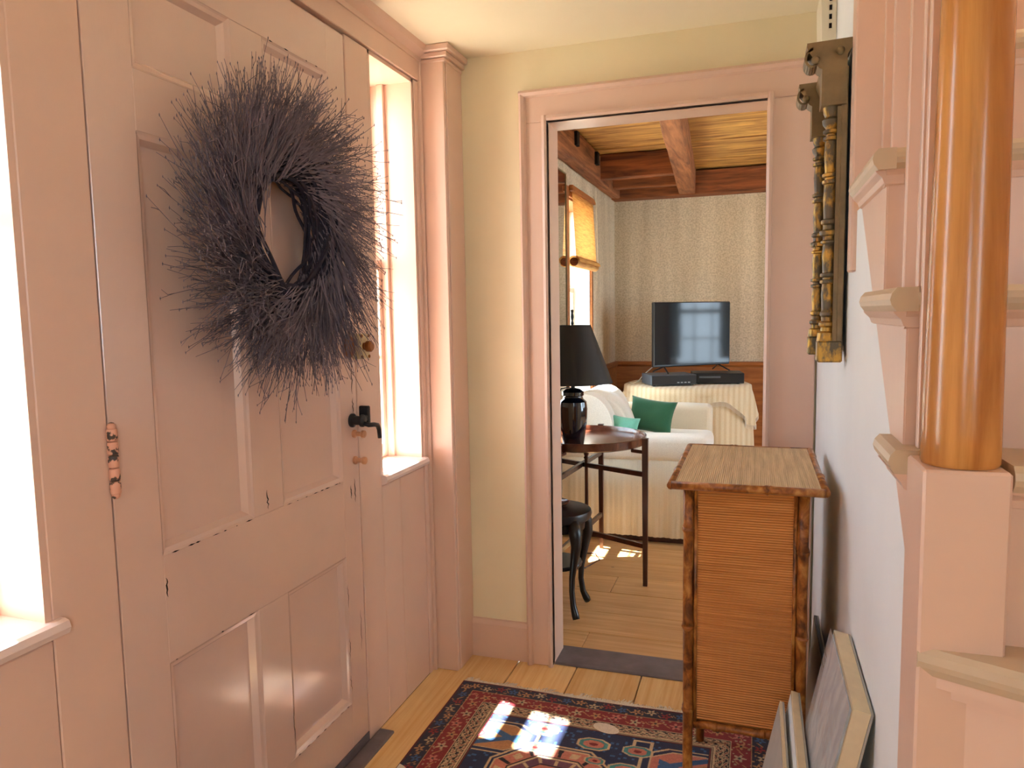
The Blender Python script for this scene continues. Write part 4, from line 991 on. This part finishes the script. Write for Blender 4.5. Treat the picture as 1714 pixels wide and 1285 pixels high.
def cushion(name, c, w, h, t, rot, mat, label):
    b = BM(); n = 18
    G = {}
    for s in (1, -1):
        for i in range(n+1):
            for j in range(n+1):
                u_, v_ = i/n*2-1, j/n*2-1
                pin = 1-.10*(1-u_*u_)*abs(v_)**3-.0; pin2 = 1-.10*(1-v_*v_)*abs(u_)**3
                th_ = t*((1-u_**4)*(1-v_**4))**.5*(1+.12*mnoise.noise(Vector((u_*2, v_*2, s*3+c[1]))))
                e = (i in (0, n)) or (j in (0, n))
                if e and s < 0: G[(s, i, j)] = G[(1, i, j)]; continue
                G[(s, i, j)] = b.verts.new((u_*w/2*pin2, s*th_/2, v_*h/2*pin))
        for i in range(n):
            for j in range(n): b.faces.new((G[(s, i, j)], G[(s, i+1, j)], G[(s, i+1, j+1)], G[(s, i, j+1)]))
    R = Matrix.Rotation(rot[2], 3, 'Z') @ Matrix.Rotation(rot[0], 3, 'X') @ Matrix.Rotation(rot[1], 3, 'Y')
    for v in b.verts: v.co = R @ v.co + Vector(c)
    return tag(obj(name, b, mat, None, True), label, 'cushion')
cushion('throw_cushion', (-.62, 4.64, .628), .31, .22, .09, (-.30, .10, -.25), 'green_cushion', 'dark green throw cushion leaning on the sofa back')
cushion('throw_cushion', (-.735, 4.275, .600), .19, .145, .06, (-.25, .10, -.15), 'aqua_cushion', 'small pale aqua throw cushion beside the dark green one')
rc = obj('remote_control', box(BM(), -.90, -.86, 4.06, 4.10, .602, .636, .004), 'black_iron'); tag(rc, 'small black box on the sofa arm behind the lamp', 'box')

# ---- round table with cloth in the far corner
rc_ = (-.485, 5.60); RZ = .745; RR = .455
rtb = thing('round_table', (*rc_, 0), 'round side table carrying the television in the far corner', 'table')
obj('tabletop', lathe(BM(), [(.02, RZ-.03), (RR-.01, RZ-.03), (RR-.01, RZ-.004), (.02, RZ-.004)], (*rc_, 0), 48), 'mahogany', rtb)
obj('pedestal', lathe(BM(), [(.16, 0), (.15, .03), (.05, .08), (.035, .3), (.05, .55), (.12, RZ-.03)], (*rc_, 0), 20), 'mahogany', rtb, True)
def cloth(name, zend, r_out, folds, amp, mat, label, extra, parts=False):
    b = BM(); n = 220; prev = None; prof = [(0.001, RZ), (RR*.6, RZ), (RR-.02, RZ), (RR+extra*.6, RZ-.012), (RR+extra, RZ-.05)]
    rows_ = 12; R = []
    for r, z in prof: R.append([(r, z, a) for a in range(n)])
    rings = []
    for r, z in prof: rings.append([b.verts.new((rc_[0]+r*math.cos(2*math.pi*a/n), rc_[1]+r*math.sin(2*math.pi*a/n), z+extra*.3)) for a in range(n)])
    for k in range(1, rows_+1):
        t = k/rows_; row = []
        for a in range(n):
            th_ = 2*math.pi*a/n; fo = math.sin(th_*folds+1.3*math.sin(th_*3))*.6+math.sin(th_*folds*.53+2)*.4
            ze = zend(th_); z = RZ-.05+(ze-(RZ-.05))*t; r = RR+extra+amp*fo*t**.7+r_out*t
            row.append(b.verts.new((rc_[0]+r*math.cos(th_), rc_[1]+r*math.sin(th_), z+extra*.3)))
        rings.append(row)
    for i in range(len(rings)-1):
        for a in range(n): b.faces.new((rings[i][a], rings[i][(a+1) % n], rings[i+1][(a+1) % n], rings[i+1][a]))
    return obj(name, b, mat, None, True)
c1_ = cloth('tablecloth', lambda th: .012, .018, 17, .028, 'tablecloth_cream', '', .004)
tag(c1_, 'floor length cream tablecloth with deep folds on the corner table', 'tablecloth')
c2_ = cloth('table_topper', lambda th: .555+.10*math.cos(4*(th-.55)), .022, 17, .030, 'tablecloth_cream', '', .012)
tag(c2_, 'short cream fringed topper cloth lying over the long tablecloth', 'tablecloth')
fr_ = Raw(); n = 220
for a in range(n*2):
    th_ = math.pi*a/n; 
    if math.sin(th_) > .5: continue
    fo = math.sin(th_*17+1.3*math.sin(th_*3))*.6+math.sin(th_*17*.53+2)*.4; r = RR+.012+.030*fo+.022; z = .555+.10*math.cos(4*(th_-.55))+.0036
    x, y = rc_[0]+r*math.cos(th_), rc_[1]+r*math.sin(th_); fr_.tube([Vector((x, y, z+.002)), Vector((x, y, z-.03))], [.0018]*2, 3)
fr_.obj('fringe', 'fringe_wool', c2_, 'stuff')
# ---- players and TV
ZT = RZ+.006
def rbox(parent, name, c, sx, sy, z0, z1, ang, mat, bev=.003, off=(0, 0)):
    b = box(BM(), -sx/2+off[0], sx/2+off[0], -sy/2+off[1], sy/2+off[1], z0, z1, bev); R = Matrix.Rotation(ang, 3, 'Z')
    for v in b.verts: v.co = R @ v.co + Vector((c[0], c[1], 0))
    return obj(name, b, mat, parent)
A1 = math.radians(24)
p1 = thing('video_player', (-.60, 5.43, ZT), 'grey video player under the near end of the television', 'player')
rbox(p1, 'case', (-.60, 5.43), .33, .25, ZT+.006, ZT+.078, A1, 'player_grey')
rbox(p1, 'front_panel', (-.60, 5.43), .326, .006, ZT+.010, ZT+.074, A1, 'player_black', .001, (0, -.127))
for k in range(4): rbox(p1, 'button', (-.60, 5.43), .016, .006, ZT+.02, ZT+.028, A1, 'player_detail', .001, (.03+k*.026, -.131))
for sx, sy in ((-.14, -.1), (.14, -.1), (-.14, .1), (.14, .1)): rbox(p1, 'foot', (-.60, 5.43), .02, .02, ZT, ZT+.006, A1, 'player_black', 0, (sx, sy))
p2 = thing('disc_player', (-.27, 5.62, ZT), 'slim black disc player beside the grey video player', 'player')
rbox(p2, 'case', (-.27, 5.62), .36, .26, ZT+.006, ZT+.078, math.radians(8), 'player_black')
for sx, sy in ((-.14, -.1), (.14, -.1), (-.14, .1), (.14, .1)): rbox(p2, 'foot', (-.27, 5.62), .02, .02, ZT, ZT+.006, math.radians(8), 'tv_black', 0, (sx, sy))
rbox(p2, 'disc_tray', (-.27, 5.62), .15, .004, ZT+.045, ZT+.058, math.radians(8), 'player_grey', .001, (-.06, -.132))
tvc = (-.455, 5.63); TA = math.radians(40); TB = ZT+.078
tv = thing('television', (*tvc, TB), 'flat black television angled on the cloth covered corner table', 'television')
rbox(tv, 'back_shell', tvc, .675, .035, TB+.045, TB+.52, TA, 'tv_black', .006)
rbox(tv, 'screen', tvc, .663, .004, TB+.062, TB+.514, TA, 'tv_screen', .001, (0, -.0195))
for s in (-1, 1):
    for q in (-1, 1):
        R = Matrix.Rotation(TA, 3, 'Z'); a = R @ Vector((s*.24, 0, 0)); e = R @ Vector((s*.24+.03*s, q*.10, 0))
        obj('stand_foot', tube(BM(), [(tvc[0]+a.x, tvc[1]+a.y, TB+.048), (tvc[0]+e.x, tvc[1]+e.y, TB+.005)], .006, 6), 'tv_black', tv)
wc_ = obj('aerial_cable', tube(BM(), [(-.72, 5.60, TB+.05), (-.80, 5.56, TB-.02), (-.83, 5.48, ZT+.012), (-.86, 5.42, ZT+.006), (-.90, 5.50, ZT+.006)], .004, 6), 'white_plastic', None, True)
tag(wc_, 'white cable running from the television over the table edge', 'cable')

# ---- woven blind on window_4
bl = thing('woven_blind', (LXL, 4.82, 1.62), 'rolled woven bamboo blind hanging in the far room window', 'blind')
b = BM(); n = 84; prev = None
for k in range(n*2+1):
    z = 2.03-(2.03-1.62)*k/(2*n); x = LXL+.030+.022*(k/(2*n))+(.0025 if k % 2 else 0)
    vv = [b.verts.new((x, 4.515, z)), b.verts.new((x, 5.135, z))]
    if prev: b.faces.new((prev[0], prev[1], vv[1], vv[0]))
    prev = vv
obj('slat_cloth', b, 'woven_shade', bl)
sp = []
for k in range(50): a = k/49*math.pi*5; r = .040-.0055*a/math.pi; sp.append((LXL+.052-.040+.040*0+r*math.cos(a)+.028, 1.60+r*math.sin(a)))
b = BM(); va = [b.verts.new((x, 4.505, z)) for x, z in sp]; vb = [b.verts.new((x, 5.145, z)) for x, z in sp]
for k in range(49): b.faces.new((va[k], vb[k], vb[k+1], va[k+1]))
obj('roll', b, 'woven_shade', bl, True)
obj('roll_core', lathe(BM(), [(.026, 4.508), (.026, 5.14)], (LXL+.040, 0, 1.60), 16, 'y'), 'old_joist', bl)
obj('head_rail', box(BM(), LXL+.018, LXL+.045, 4.49, 5.16, 2.03, 2.065, .003), 'wainscot_wood', bl)
obj('pull_string', tube(BM(), [(LXL+.06, 5.02, 2.07), (LXL+.075, 5.03, 2.02), (LXL+.08, 5.03, 1.9), (LXL+.085, 5.03, 1.62)], .0025, 5), 'white_plastic', bl, True)
# ---- narrow pier mirror left of the window
pm = thing('pier_mirror', (LXL, 4.32, .9), 'tall narrow wall mirror beside the window behind the lamp', 'mirror')
obj('glass', box(BM(), LXL+.001, LXL+.010, 4.14, 4.435, .95, 2.12), 'silver_mirror', pm)
obj('frame', (lambda b: (box(b, LXL, LXL+.014, 4.435, 4.443, .942, 2.128), box(b, LXL, LXL+.014, 4.132, 4.14, .942, 2.128), box(b, LXL, LXL+.014, 4.14, 4.435, 2.12, 2.128), box(b, LXL, LXL+.014, 4.14, 4.435, .942, .95), b)[-1])(BM()), 'bronze_paint', pm)
# ---- curtains at the right hand windows (seen mirrored in the screen)
for a, b_ in ((4.36, 4.50), (4.98, 5.16), (5.38, 5.52), (5.92, 6.06)):
    b = BM(); prev = None
    for k in range(31):
        y = a+(b_-a)*k/30; x = LXR-.05+.018*math.sin(k*1.3)
        vv = [b.verts.new((x, y, .7)), b.verts.new((x, y, 2.05))]
        if prev: b.faces.new((prev[0], prev[1], vv[1], vv[0]))
        prev = vv
    bmesh.ops.solidify(b, geom=b.faces[:], thickness=.003)
    tag(obj('curtain', b, 'white_curtain', None, True), 'white curtain panel at the window mirrored in the television', 'curtain', 'white curtains opposite the television')
